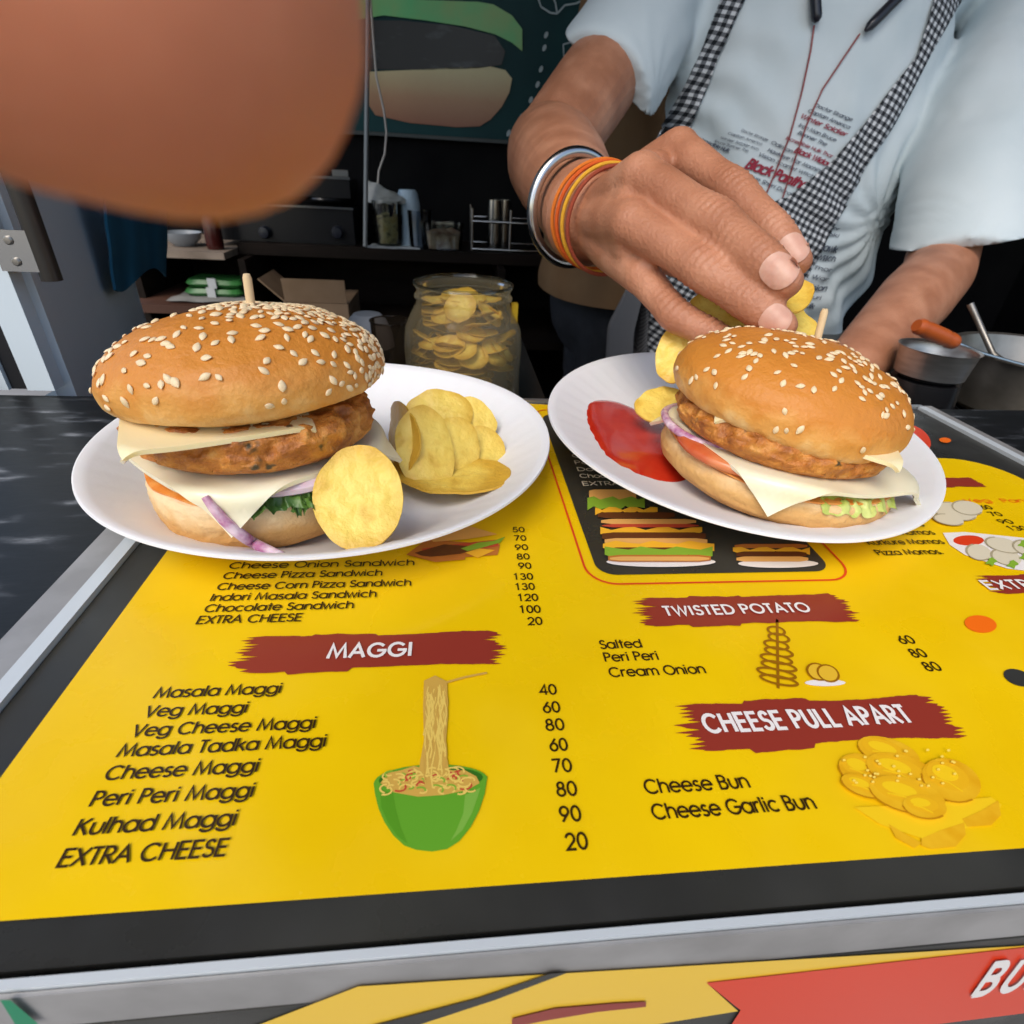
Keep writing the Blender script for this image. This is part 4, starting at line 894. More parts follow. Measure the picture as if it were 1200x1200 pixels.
bb.limb([sL.lerp(eL,.30), sL.lerp(eL,.5), D(1108,284,.650), eL], [.034,.036,.036,.036], n=24)
bb.limb([eL, eL.lerp(wL,.3), eL.lerp(wL,.7), wL], [.036,.0365,.030,.025], n=24)
hL = D(958,478,.455)
bb.limb([wL, wL.lerp(hL,.5), hL], [(.026,.020),(.040,.017),(.040,.014)], n=20)
for i in range(4):
    k0 = hL + RT*(.026-.017*i); k1 = k0 - UP*.030 - FW*.022; k2 = k1 - UP*.022 - FW*.004
    bb.limb([hL.lerp(k0,.8), k0 - FW*.006, k1, k2], [.0098,.0098,.0088,.0074], n=12)
bb.limb([wL.lerp(hL,.4), wL.lerp(hL,.6) - RT*.045, hL - RT*.052 - UP*.03], [.016,.012,.009], n=12)
body_me = remesh(bb, .0045, 5, .5)
def join(meshes):
    bm = bmesh.new()
    for m_ in meshes: bm.from_mesh(m_)
    out = bpy.data.meshes.new('body'); bm.to_mesh(out); bm.free(); out.shade_smooth(); return out
def skin_relief(me, creases):
    N_ = [v.normal.copy() for v in me.vertices]; C_ = [v.co.copy() for v in me.vertices]; out = []
    for c, n_ in zip(C_, N_):
        d = 0
        if c.y < .40:
            for p, ax, wid, depth_ in creases:
                q = c - p; r2 = q.length
                if r2 < .014:
                    along = q.dot(ax); d += depth_*math.exp(-(r2/.0085)**2)*(math.cos(along/wid*6.283)**3)
        q = c + n_*d; out += [q.x, q.y, q.z]
    me.vertices.foreach_set('co', out); me.update()
cre = []
for i in range(4):
    ax = (DIP[i]-MCP[i]).normalized(); cre.append((PIP[i] - FW*.006 + UP*.006, ax, .0034, .00085)); cre.append((DIP[i] - FW*.006 + UP*.004, ax, .0028, .00055))
skin_relief(hand_me, cre)
put('body', join([hand_me, body_me]), SKIN, ven)
NAIL = mat('fingernail', (.54,.29,.215), .40, .4, var=(.60,.36,.27), vscale=200, sss=.2, ssscale=.002)
hb = raycaster(hand_me)
def nail(i, px, py, w_, l_, name='fingernail'):
    ax = (TIP[i]-DIP[i]).normalized(); o0 = D(px, py, .12); hit = hb.ray_cast(o0, (o0-EYE).normalized())
    if hit[0] is None: return
    p = hit[0]; nrm = ((EYE-p).normalized()*.55 + hit[1]*.45).normalized()
    t = (ax - nrm*ax.dot(nrm)).normalized(); s_ = t.cross(nrm); b = MB()
    def fn(u, v):
        x, y = (u-.5)*2, (v-.5)*2; sq = (1 - .30*max(0, y)**3 - .25*max(0, -y)**3)
        q = p + s_*x*w_*sq + t*y*l_*(1-.22*x*x*(1 if y > 0 else .8))
        h2 = hb.ray_cast(q + nrm*.02, -nrm); z = h2[0] if h2[0] is not None else q
        return z.lerp(q, .25) + nrm*(.00035 + .0002*(1-x*x))
    b.grid(fn, 14, 16); b.build(name, NAIL, ven)
nail(1, 913, 317, .0057, .0064); nail(2, 909, 375, .0053, .0052); nail(0, 930, 291, .0052, .0060)

# t-shirt
SHIRT = mat('tshirt_cotton', (.60,.685,.715), .9, .15, var=(.66,.735,.76), vscale=14, bump=.25, bscale=900, bdist=.0005)
sb = MB()
sb.limb([Vector((CX,CY+.005,-.26)), Vector((CX,CY,-.10)), Vector((CX,CY-.002,.04)), Vector((CX,CY,.17)), Vector((CX,CY+.01,.27)), Vector((CX,CY+.02,.345)), Vector((CX,CY+.02,.385))],
        [(.168,.122),(.160,.116),(.162,.118),(.172,.122),(.175,.112),(.13,.085),(.07,.065)], up=(0,1,0), n=40)
eSR = D(720,80,.655); eSL = sL + (D(1126,280,.655)-sL)*1.0
sb.limb([Vector((CX-.09,CY+.01,.30)), sR, eSR, eSR + (eSR-sR).normalized()*.055], [.078,.074,.066,.066], n=36, flat1=True)
sb.limb([Vector((CX+.09,CY+.01,.30)), sL, sL.lerp(eSL,.5), eSL, eSL + (eSL-sL).normalized()*.055], [.078,.074,.070,.069,.069], n=36, flat1=True)
shirt_me = remesh(sb, .0055, 10, .5)
aR, aL = (eSR-sR).normalized(), (eSL-sL).normalized()
bm = bmesh.new(); bm.from_mesh(shirt_me)
def hem(e_, a_): v_ = (e_-EYE).normalized(); return (a_ - v_*a_.dot(v_)*1.12).normalized()
for e_, a_, rad_ in ((eSR, hem(eSR, aR), .095), (eSL, hem(eSL, aL), .100)):
    fs = [f for f in bm.faces if (f.calc_center_median()-e_).length < rad_ and (f.calc_center_median()-e_).dot(a_) > -.03]
    geom = list({v for f in fs for v in f.verts}) + list({e2 for f in fs for e2 in f.edges}) + fs
    bmesh.ops.bisect_plane(bm, geom=geom, plane_co=e_, plane_no=a_, clear_outer=True)
bmesh.ops.delete(bm, geom=[f for f in bm.faces if f.calc_center_median().z < -.27], context='FACES')
loose = [v for v in bm.verts if not v.link_faces]; bmesh.ops.delete(bm, geom=loose, context='VERTS'); bm.normal_update()
armpit = [D(752,120,.66), D(1068,262,.68)]
for v in bm.verts:                                                    # folds pulled from the armpits and round the waist
    c = v.co; d = .0040*nz((c.x*9, c.y*9, c.z*4), 1, 3) + .0024*nz((c.x*26+c.z*9, c.y*26, c.z*11), 1, 5) + .0010*nz((c.x*60+c.z*30, c.y*60, c.z*22), 1, 6)
    for a_ in armpit:
        q = c - a_; L = q.length
        if L < .22: d += .0075*math.exp(-L/.09)*math.sin(14*math.atan2(q.z, q.x) + 9*L/.1)*min(1, L/.03)
    s_ = (c.x - CX)*.8 + (c.z)*.55
    if c.z < .06: d += .0085*max(0, min(1, (.09-c.z)/.1))*math.sin(s_*75 + 3*nz((c.x*8,c.y*8,c.z*8),1,8))*max(0, min(1, (c.x-CX+.02)/.08))
    for e_ in (eSR, eSL): d *= max(.12, min(1, ((c-e_).length-.07)/.06)) if (c-e_).length < .13 else 1
    v.co = c + v.normal*d
bmesh.ops.solidify(bm, geom=bm.faces[:], thickness=-.0016)
bm.to_mesh(shirt_me); bm.free(); shirt_me.shade_smooth()
SB = raycaster(shirt_me)
shirt = put('t_shirt', shirt_me, SHIRT, ven)
def on_shirt(x, y, off):
    d = ray(x, y).normalized(); h = SB.ray_cast(EYE + d*.40, d)
    if h[0] is None: return WY(x, y, CY-.085)
    n_ = h[1] if h[1].dot(d) < 0 else -h[1]
    return h[0] + n_*off
CHECK = uvmat('gingham', (.66,.68,.70), (.016,.018,.022), 1, 1, mid=(.15,.16,.175))
def interp(pl, t):
    pl = [Vector(p) for p in pl]; L = [0]
    for a, c in zip(pl, pl[1:]): L.append(L[-1] + (c-a).length)
    s_ = t*L[-1]
    for i in range(len(pl)-1):
        if s_ <= L[i+1] or i == len(pl)-2: return pl[i].lerp(pl[i+1], (s_-L[i])/max(1e-9, L[i+1]-L[i]))
def cloth_strip(name, m, left, right, nu, nv, off, scale, slant=-.35):
    b = MB()
    def fn(u, v): p = interp(left, v).lerp(interp(right, v), u); return on_shirt(p.x, p.y, off)
    ca_, sa_ = math.cos(slant), math.sin(slant)
    def uv(u, v): p = fn(u, v); return ((p.x*ca_ + p.z*sa_)/scale, (-p.x*sa_ + p.z*ca_)/scale)
    b.grid(fn, nu, nv, uv=uv)
    me = b.mesh(name); bm = bmesh.new(); bm.from_mesh(me); bmesh.ops.solidify(bm, geom=bm.faces[:], thickness=.0008); bm.to_mesh(me); bm.free()
    me.shade_smooth(); return put(name, me, m, ven)
SC = .0078
cloth_strip('apron_strap', CHECK, [(850,-8),(820,70),(795,120),(770,160),(752,215)], [(878,-8),(847,60),(828,110),(804,165),(785,225)], 8, 50, .0035, SC, -.32)
cloth_strip('apron_strap', CHECK, [(1094,-8),(1072,66),(1018,136),(973,190),(919,233)], [(1128,-8),(1088,63),(1047,142),(1015,193),(985,247)], 8, 60, .0035, SC)
cloth_strip('apron_bib', CHECK, [(915,232),(860,260),(800,290),(764,350),(756,440),(754,500)], [(990,240),(976,262),(948,318),(929,365),(915,440),(900,500)], 34, 60, .0045, SC)
cloth_strip('apron_side', uvmat('fine_check', (.19,.195,.20), (.05,.05,.055), 1, 1, mid=(.11,.11,.115)), [(790,280),(738,330),(712,380),(704,500)], [(800,288),(766,350),(759,440),(757,500)], 10, 30, .0060, .0022)
# printed words on the chest
PINK = mat('shirt_print_red', (.32,.035,.06), .8, .2); SLATE = mat('shirt_print_dark', (.10,.12,.16), .8, .2)
def words(mb, txt, a, c, hpx, wt, k0, lean=.35):
    hpx = hpx*.74; wt = wt*.85
    a, c = Vector(a), Vector(c); e = (c-a); L = e.length; e = e/L; nrm_ = Vector((e.y*1, -e.x)); nrm_ = (nrm_ + e*lean).normalized()*1
    st, tw = glyphs(txt); s_ = L/tw
    for k, s2 in enumerate(st):
        Lr, Rr = ribbon2([(x*s_, y*hpx) for x, y in s2], wt*hpx); n = len(Lr)
        pr_ = lambda p: on_shirt(*(a + e*p.x + nrm_*p.y), .0012 + (k0 + k)*3e-6)
        mb.add([pr_(p) for p in Lr] + [pr_(p) for p in Rr], [(n+i, n+i+1, i+1, i) for i in range(n-1)])
    return k0 + len(st)
dk, rd = MB(), MB(); dk2 = MB(); dk3 = MB(); kk = 0
for txt, a, c, h_, wt, m_ in (('Doctor Strange',(954,125),(997,142),6,.2,0),('Captain America',(946,131),(994,151),6,.2,0),('Winter Soldier',(937,138),(990,160),8,.22,1),('Iron Man Bruce',(935,148),(978,166),6,.2,0),('Banner The',(934,157),(967,171),6,.2,0),
        ('Incredible Hulk Thor',(920,163),(974,185),6,.2,1),('Odinson',(903,168),(927,179),6,.2,0),('Black Widow',(930,178),(972,196),9,.26,1),('Hawkeye War Machine',(899,177),(962,203),6,.2,0),('Vision Scarlet Witch',(888,182),(952,209),6,.2,0),
        ('Black Panther',(873,196),(946,224),17,.24,1),('Okoye Shuri Dora',(868,203),(925,229),6,.2,0),('Doctor Strange',(868,154),(899,165),4,.2,0),('Captain America',(853,157),(892,170),4,.2,0),('Winter Soldier Iron',(845,162),(888,176),4,.2,0),('Bruce Banner The',(838,166),(876,178),4,.2,0),('Incredible Hulk',(822,166),(854,178),6,.26,0)):
    kk = words(rd if m_ else (dk2 if h_ == 4 or a[0] == 822 else dk), txt, a, c, h_, wt, kk)
for i, (txt, y, x0, x1, h_) in enumerate((('Thor',266,968,982,6),('Loki',276,962,981,6),('Hawk',292,958,978,10),('Witch',304,955,976,10),('Thor',316,952,972,6),('War',326,950,968,6),('Vision',338,944,966,9),('Shuri',348,942,960,6),('Hulk',358,938,952,8))):
    kk = words(dk3, txt, (x0,y), (x1,y+3), h_, .24, kk)
[q_.build('shirt_lettering', SLATE, ven, smooth=False) for q_ in (dk, dk2, dk3)]; rd.build('shirt_heading', PINK, ven, smooth=False)
# trousers and hair, mostly out of the picture
TRO = mat('dark_trousers', (.025,.027,.032), .8, .2, var=(.04,.042,.05), vscale=20)
tr = MB()
for s_ in (-1, 1): tr.limb([Vector((CX+s_*.085,CY+.02,-.20)), Vector((CX+s_*.095,CY,-.53)), Vector((CX+s_*.1,CY+.02,-.93))], [.095,.072,.055], n=20)
tr.limb([Vector((CX,CY+.01,-.30)), Vector((CX,CY+.01,-.20))], [(.165,.118),(.160,.114)], up=(0,1,0), n=28)
put('trousers', remesh(tr, .008, 3), TRO, ven)
hr = MB(); hr.limb([hd + Vector((0,.025,.005)), hd + Vector((0,.012,.055)), hd + Vector((0,.0,.085))], [(.080,.088),(.080,.092),(.062,.075)], up=(0,1,0), n=28)
put('hair', remesh(hr, .005, 2), mat('black_hair', (.012,.010,.009), .5, .4, bump=.6, bscale=300), ven)
# bangle and threads round the wrist
axw = (wR - eR).normalized()
def wrist_at(f, r): return eR.lerp(wR, f)
bg_ = MB(); bg_.ring(D(674,246,.345), (axw*.8 + RT*.35 + UP*.12).normalized(), .0305, .0032, 64, 12); bg_.build('bangle', STEEL, ven)
for nm, col, px, py, t_, rr_, tl in (('wrist_thread',(.62,.10,.015),706,256,.309,.0272,.0),('wrist_thread',(.70,.36,.03),711,258,.306,.0268,.05),('wrist_thread',(.30,.06,.03),716,261,.303,.0266,.10),('wrist_thread',(.66,.17,.02),702,254,.312,.0274,-.05)):
    q = MB(); q.ring(D(px,py,t_), (axw*.85 + RT*(.22+tl) + UP*.05).normalized(), rr_, .0011, 56, 8); q.build(nm, mat('thread', col, .8, .2, bump=.5, bscale=900), ven)
# earphones hanging from his neck
ear = thing('neckband_earphones', 'black neckband earphones with thin red wires hanging over the blue shirt', 'earphones', on_shirt(950, 10, .01))
PL = mat('black_plastic', (.012,.014,.022), .3, .5)
for pth in ([(954,-40),(952,0),(953,31)], [(1075,-30),(1045,3),(1008,39)]):
    b = MB(); P_ = [on_shirt(x, y, .009) for x, y in pth]; n_ = []
    for i in range(len(P_)-1): n_ += [P_[i].lerp(P_[i+1], j/8) for j in range(8)]
    n_.append(P_[-1]); b.tube(n_, [.0056]*(len(n_)-2) + [.0050,.0022], 16); b.build('battery_pod', PL, ear)
for pth in ([(953,31),(949,60),(940,105),(925,160),(911,195),(898,226)], [(1006,41),(985,72),(963,105),(943,150),(930,190),(914,240)]):
    b = MB(); n_ = [on_shirt(*interp(pth, i/40), .0022) for i in range(41)]; b.tube(n_, .00105, 8); b.build('earphone_wire', mat('red_wire', (.26,.05,.05), .4, .4), ear)
# crisps held in the fingers
gH = 'potato chips held in the hand'
chip('potato chip held under the middle fingertip', 906, 350, .222, (-.2,.75,1), .030, .026, 15, 6, 5, 21, gH)
chip('potato chip in the hand sticking out past the ring fingertip', 924, 382, .231, (.3,.35,1), .030, .024, -20, 6, 4, 22, gH)
chip('potato chip in the hand showing between ring and little finger', 850, 366, .234, (-.3,.4,1), .034, .028, 30, 6, 5, 23, gH)

# ------------------------------------------------------------------ photographer's fingertip in front of the lens
fg = MB(); ft = D(180, -8, .0158); FS = .0158/.0205; fd = (RT*-.86 + UP*.44 + FW*-.02).normalized(); d2 = (UP*.72 - FW*.62 - RT*.30).normalized()
k1 = ft + fd*.047; k2 = k1 + d2*.046
fg.limb([k2, k1 + d2*.024, k1 + d2*.008, k1 - fd*.004, ft + fd*.032*FS, ft + fd*.021*FS, ft + fd*.011*FS, ft + fd*.004*FS, ft], [FS*q_ for q_ in (.0130,.0116,.0110,.0106,.0100,.0098,.0094,.0089,.0080)], up=(0,0,1), n=36)
e3 = d2.cross(FW).normalized()
for k in range(4):
    o0 = k2 - FW*.020*k; fg.limb([o0 + d2*.060 - FW*.004, o0 + d2*.03, o0], [.014,.013,.0118], n=18)
    if k:
        o1 = o0 + fd*-.034 - d2*.016; o2 = o1 + fd*.006 - d2*.026; fg.limb([o0, o1, o2], [.0108,.0098,.0085], n=18)
fg.limb([k2 + d2*.10 - FW*.03, k2 + d2*.06 - FW*.03], [(.030,.024),(.034,.020)], n=24)
fo = put('person', remesh(fg, .0014, 6, .5), mat('fingertip_skin', (.56,.190,.092), .55, .3, var=(.62,.23,.12), vscale=60, sss=.4, ssscale=.005, bump=.2, bscale=600, bdist=.0004)); tag(fo, "photographer's blurred fingertip in front of the lens at the top left", 'finger')
#PART4
# ------------------------------------------------------------------ left side: hinged panel
PANEL = mat('grey_panel', (.74,.80,.83), .5, .3, var=(.80,.85,.87), vscale=5); WHITEP = mat('white_profile', (.60,.68,.73), .35, .4)
GAPCAP = mat('black_gap_cap', (.012,.012,.014), .6, .3)  # last one: black for the shaded gap strip and the bottle cap
hp_ = thing('hinged_panel', 'blue grey side panel with white edge post and steel hinge at the left', 'panel', (-.19, .285, -.01))
a0 = Vector((-.196,.287,0)); pdir = Vector((-.232,.545,0)).normalized(); pn = Vector((-pdir.y, pdir.x, 0))
b = MB(); b.obox(a0 + pdir*.31 + Vector((0,0,.25)), pdir*.30, pn*.004, (0,0,.75)); b.build('panel_sheet', PANEL, hp_, smooth=False)
b = MB(); b.obox((-.2015,.2865,.50), (.0062,0,0), (0,.004,0), (0,0,.50)); b.build('edge_post', WHITEP, hp_, smooth=False)
b = MB(); b.obox((-.2120,.2885,.50), (.0040,0,0), (0,.004,0), (0,0,.50)); b.build('gap_shade_strip', GAPCAP, hp_, smooth=False)  # black strip painting the shade in the gap between the posts
b = MB(); b.obox((-.2270,.2865,.50), (.0108,0,0), (0,.004,0), (0,0,.50)); b.build('door_post', WHITEP, hp_, smooth=False)
hc = WY(18, 294, .2800); b = MB(); b.obox(hc, (.0078,0,0), (0,.0009,0), (0,0,.0082)); hg = b.build('hinge', STEEL, hp_, smooth=False)
for dz in (-.0042,.0042):
    b = MB(); b.lathe([(.0001,0),(.0017,0),(.0018,.0005),(.0013,.0010),(.0001,.0011)], hc + Vector((-.0005,-.0009,dz)), 20, axis=(0,-1,0)); b.build('screw', STEELD, hg, world=True)
hc2 = WY(40, 270, .2830); b = MB(); b.tube([hc2 + Vector((0,0,-.020)), hc2 + Vector((0,0,.028))], .0042, 16); b.build('hinge_barrel', mat('dark_steel', (.06,.055,.05), .35, .5, .8), hp_)
# grey lump at the edge of the picture
b = MB(); gc = Vector((-.262,.268,.010))
def lump(p, a, r, z): k = 1 + .12*nz((math.cos(a), math.sin(a), z*30), 1.4, 2); return Vector((p.x*k, p.y*k, p.z*(1+.1*nz((p.x*30,p.y*30,1),1,4))))
b.lathe([(.022,-.010),(.030,-.004),(.032,.004),(.029,.013),(.020,.021),(.010,.025),(.0005,.026)], gc, 48, fn=lump)
tag(b.build('stone', mat('grey_stone', (.09,.085,.08), .85, .2, var=(.14,.13,.12), vscale=40, bump=.5, bscale=160)), 'dark grey rounded stone on the granite at the left edge', 'stone')

# ------------------------------------------------------------------ back counter and shelves
bc = thing('back_counter', 'dark brown counter with open shelves along the back wall', 'counter', (-.05, 1.45, -1))
def bx(name, a, c, m, p): q = MB(); q.box(a, c); return q.build(name, m, p, smooth=False)
bx('worktop', (-.46,1.36,-.085),(.62,1.575,-.062), DBR, bc); bx('worktop', (-.66,1.28,-.086),(-.463,1.575,-.073), mat('worn_board', (.20,.15,.11), .7, .3, var=(.32,.25,.19), vscale=14, stretch=(1,4,1)), bc)
bx('shelf', (-.44,1.22,-.236),(.62,1.575,-.220), DBR, bc); bx('shelf', (-.66,1.24,-.186),(-.444,1.575,-.170), mat('red_brown_shelf', (.07,.030,.018), .6, .3, var=(.10,.045,.028), vscale=9), bc)
for x in (-.66,-.445,.10,.605): bx('side_panel', (x,1.30,-1),(x+.014,1.574,-.087), DBR, bc)
bx('back_panel', (-.645,1.56,-1),(.604,1.572,-.088), DBR, bc)
pst = thing('poster', 'dark teal wall poster with a large printed burger and white doodles', 'poster', (.05, 1.574, .3))
YP = 1.572
def PW(pts, dy): return [WY(x, y, YP-dy) for x, y in pts]
bx('poster_sheet', (-.36,1.574,.158),(.62,1.579,.9), mat('teal_print', (.006,.036,.042), .5, .2, var=(.010,.058,.062), vscale=4), pst)
def pz(name, pts, m, dy): q = MB(); q.poly(PW(pts, dy)); return q.build(name, m, pst, smooth=False)
PB = zramp('print_bun_brown', [(0,(.30,.11,.06)),(.5,(.46,.26,.14)),(1,(.62,.54,.30))], axis=2, z0=WY(520,150,YP).z-.3, z1=WY(520,82,YP).z-.3, rough=.4, noise_amt=.03, bump=0)
pz('bun_print', [(432,84),(480,82),(540,79),(575,78),(592,82),(600,92),(597,108),(588,125),(575,140),(562,148),(535,149),(480,144),(440,135),(430,120)], PB, .001)
pz('patty_print', [(430,24),(470,24),(530,30),(580,42),(592,60),(588,76),(560,80),(500,82),(430,81)], mat('print_char', (.030,.030,.030), .4, .4, var=(.10,.11,.12), vscale=18, stretch=(.6,1,2), ramp=(.55,.75)), .001)
pz('lettuce_print', [(400,0),(432,-4),(500,0),(560,2),(578,5),(600,18),(612,34),(612,60),(600,50),(580,40),(545,31),(500,24),(450,18),(400,26)], mat('print_leaf', (.14,.56,.21), .4, .4, var=(.32,.46,.17), vscale=8), .002)
q = MB()
for x, y in ((640,41),(638,56),(634,81),(630,99),(622,117),(611,137),(596,156)):
    q.poly(PW(ell(x, y, 2.2, 4.2, 12, 20), .002))
def wl(pts, wd):
    P = PW(pts, .002)
    for a, c in zip(P, P[1:]):
        d = (c-a).normalized(); n_ = Vector((-d.z, 0, d.x))*wd; q.add([a-n_, c-n_, c+n_, a+n_], [(0,1,2,3)])
wl([(630,-4),(634,8),(645,15),(653,16),(651,4),(648,-4)], .0016); wl([(653,16),(662,6),(675,4),(688,-2)], .0016); wl([(660,52),(661,70),(663,74)], .0014); wl([(660,52),(671,49),(672,64)], .0014)
q.build('doodle_print', mat('print_chalk', (.42,.50,.52), .5, .3), pst, smooth=False)
bx('bottom_rail', (-.36,1.560,.150),(.62,1.579,.157), mat('rail_dark', (.05,.06,.06), .4, .4), pst)
# pole and cable
b = MB(); b.tube([WY(428,289,1.36), WY(431,0,1.42), WY(432,-160,1.45)], .0048, 12)
tag(b.build('pole', mat('grey_pole', (.20,.21,.21), .4, .4, .4)), 'thin grey upright pole on the back counter beside the poster', 'pole')
b = MB(); b.tube([WY(434,-80,1.46), WY(434,0,1.46), WY(437,40,1.46), WY(441,90,1.46), WY(450,130,1.46), WY(453,155,1.46), WY(451,180,1.46), WY(444,200,1.46), WY(442,225,1.46), WY(441,250,1.46)], .0022, 10)
tag(b.build('cable', mat('white_cable', (.50,.46,.42), .5, .3)), 'thin white cable hanging beside the upright pole', 'cable')
# stove with grill pan
st = thing('stove', 'black gas stove with two knobs on the back counter', 'stove', (-.35, 1.46, -.062))
BEN = mat('black_enamel', (.010,.010,.011), .25, .5); CHR = mat('chrome_edge', (.5,.5,.5), .2, .5, 1)
bx('stove_body', (-.515,1.385,-.061),(-.215,1.57,.008), BEN, st); bx('top_edge', (-.517,1.381,.0085),(-.213,1.3995,.0125), CHR, st)
for px in (311, 396):
    p = WY(px, 272, 1.384); b = MB(); b.lathe([(.0005,0),(.013,0),(.012,.012),(.010,.016),(.0005,.017)], p, 24, axis=(0,-1,0)); b.build('knob', PL, st)
for px in (320, 385):
    b = MB(); b.ring((WY(px,235,1.48).x, 1.48, .022), (0,0,1), .045, .004, 36, 8); b.build('pan_support', BEN, st)
gp = thing('grill_press', 'dark sandwich press with steel rim standing on the black stove', 'grill', (-.27, 1.50, .027))
bx('press_base', (-.36,1.44,.0265),(-.225,1.56,.062), BEN, gp); bx('press_rim', (-.362,1.437,.0625),(-.223,1.45,.0675), CHR, gp)
b = MB(); b.tube([D(380,196,1.36), D(392,190,1.36), D(400,200,1.35), D(403,212,1.35)], .006, 10); b.build('handle', PL, gp)
bx('press_plate', (-.262,1.452,.068),(-.228,1.50,.080), STEEL, gp)
# things on the worktop
zt = -.0615
nw = MB(); c0 = WY(465, 287, 1.41)
nw.grid(lambda u, v: Vector((c0.x-.062+.115*u + .01*v, 1.362+.10*v, zt + .0015 + .003*nz((u*3,v*3,0),1,4) - (.012*max(0,.12-v)/.12 if u > .55 else .003*max(0,.1-v)/.1))), 24, 16)
tag(nw.build('newspaper', mat('newsprint', (.42,.45,.46), .8, .2, var=(.30,.33,.34), vscale=120)), 'sheet of newspaper under the plastic cup on the back counter', 'newspaper')
cu = thing('plastic_cup', 'clear plastic cup of yellow sauce with a spoon, wrapped in a bag', 'cup', (c0.x-.015, 1.405, zt+.004))
CL = glass('clear_plastic', (.90,.91,.90), .08); base = Vector((c0.x-.017, 1.405, zt+.0055))
b = MB(); b.lathe([(.031,0),(.033,.01),(.036,.085),(.0345,.085),(.0315,.011),(.0295,.002)], base, 32, closed=True); b.build('cup_wall', CL, cu)
b = MB(); b.lathe([(.0005,.002),(.029,.002),(.0315,.03),(.0330,.056),(.012,.060),(.0005,.059)], base, 28, fn=lambda p,a,r,z: p+Vector((0,0,.003*nz(p*60,1,3)))); b.build('sauce_fill', mat('yellow_sauce', (.42,.34,.12), .5, .4, var=[(.52,.46,.22),(.12,.10,.05)], vscale=70), cu)
b = MB(); b.tube([base+Vector((.004,-.02,.03)), base+Vector((.012,-.028,.062)), base+Vector((.018,-.030,.082))], [.004,.004,.003], 10); b.build('spoon', PL, cu)
b = MB(); b.grid(lambda u, v: base + Vector((-.040+.082*u, -.012-.014*math.sin(u*3.1)+.02*v, .080+.045*v*(1-.75*u) + .006*nz((u*4,v*4,2),1,3))), 16, 10); b.build('plastic_bag', mat('milky_bag', (.45,.47,.44), .35, .5, trans=.35), cu)
tv = MB(); p_ = WY(480, 283, 1.43); tv.lathe([(.0005,0),(.030,0),(.029,.012),(.026,.085),(.022,.104),(.018,.112),(.0005,.113)], (p_.x, 1.43, zt), 32)
tag(tv.build('plastic_tumbler', mat('pale_blue_plastic', (.42,.56,.66), .4, .4, var=(.50,.63,.72), vscale=20)), 'pale blue upturned plastic tumbler behind the cup of yellow sauce', 'tumbler')
p_ = WY(493, 285, 1.40); b = MB(); b.lathe([(.024,0),(.027,.075),(.0255,.075),(.0225,.002)], (p_.x, 1.40, zt), 32, closed=True)
tag(b.build('drinking_glass', glass('grey_glass', (.72,.75,.78), .05)), 'empty clear drinking glass between the tumbler and the food box', 'glass')
fbx = thing('food_box', 'small clear plastic food box with chopped filling on the back counter', 'box', (WY(520,280,1.40).x, 1.40, zt)); p_ = WY(520, 287, 1.40)
b = MB(); b.lathe([(.040,0),(.046,.052),(.0445,.052),(.0385,.002)], (p_.x, 1.40, zt), 4*8, closed=True, fn=lambda p,a,r,z: Vector((r*math.copysign(abs(math.cos(a))**.45, math.cos(a)), .8*r*math.copysign(abs(math.sin(a))**.45, math.sin(a)), z))); b.build('box_wall', CL, fbx)
b = MB(); b.lathe([(.0005,.003),(.037,.003),(.041,.034),(.02,.040),(.0005,.038)], (p_.x, 1.40, zt), 32, fn=lambda p,a,r,z: Vector((r*math.copysign(abs(math.cos(a))**.45, math.cos(a)), .8*r*math.copysign(abs(math.sin(a))**.45, math.sin(a)), z+.004*nz(p*60,1,2)))); b.build('filling', mat('chopped_filling', (.26,.15,.09), .7, .3, var=(.52,.42,.30), vscale=60), fbx)
rk = thing('wire_rack', 'low chrome wire rack standing at the right end of the back counter', 'rack', (WY(580,285,1.40).x, 1.40, zt)); x0, x1 = WY(553,285,1.40).x, WY(640,285,1.40).x
for z_, y_ in ((.004,1.385),(.060,1.385),(.004,1.52),(.060,1.52)):
    b = MB(); b.tube([(x0,y_,zt+z_),(x1,y_,zt+z_)], .0032, 10); b.build('rail', CHR, rk)
for x_ in (x0, (x0+x1)/2, x1):
    for y_ in (1.385, 1.52): b = MB(); b.tube([(x_,y_,zt),(x_,y_,zt+.085)], .003, 10); b.build('post', CHR, rk)
for k, px in enumerate((578, 590)):
    b = MB(); p_ = WY(px, 280, 1.45); b.lathe([(.016,0),(.017,.02),(.016,.04),(.017,.06),(.016,.10),(.0145,.10),(.014,.003)], (p_.x, 1.43+.03*k, zt+.001), 28, closed=True)
    tag(b.build('steel_tumbler', STEEL), 'tall steel tumbler standing in the wire rack', 'tumbler', 'steel tumblers in the wire rack')
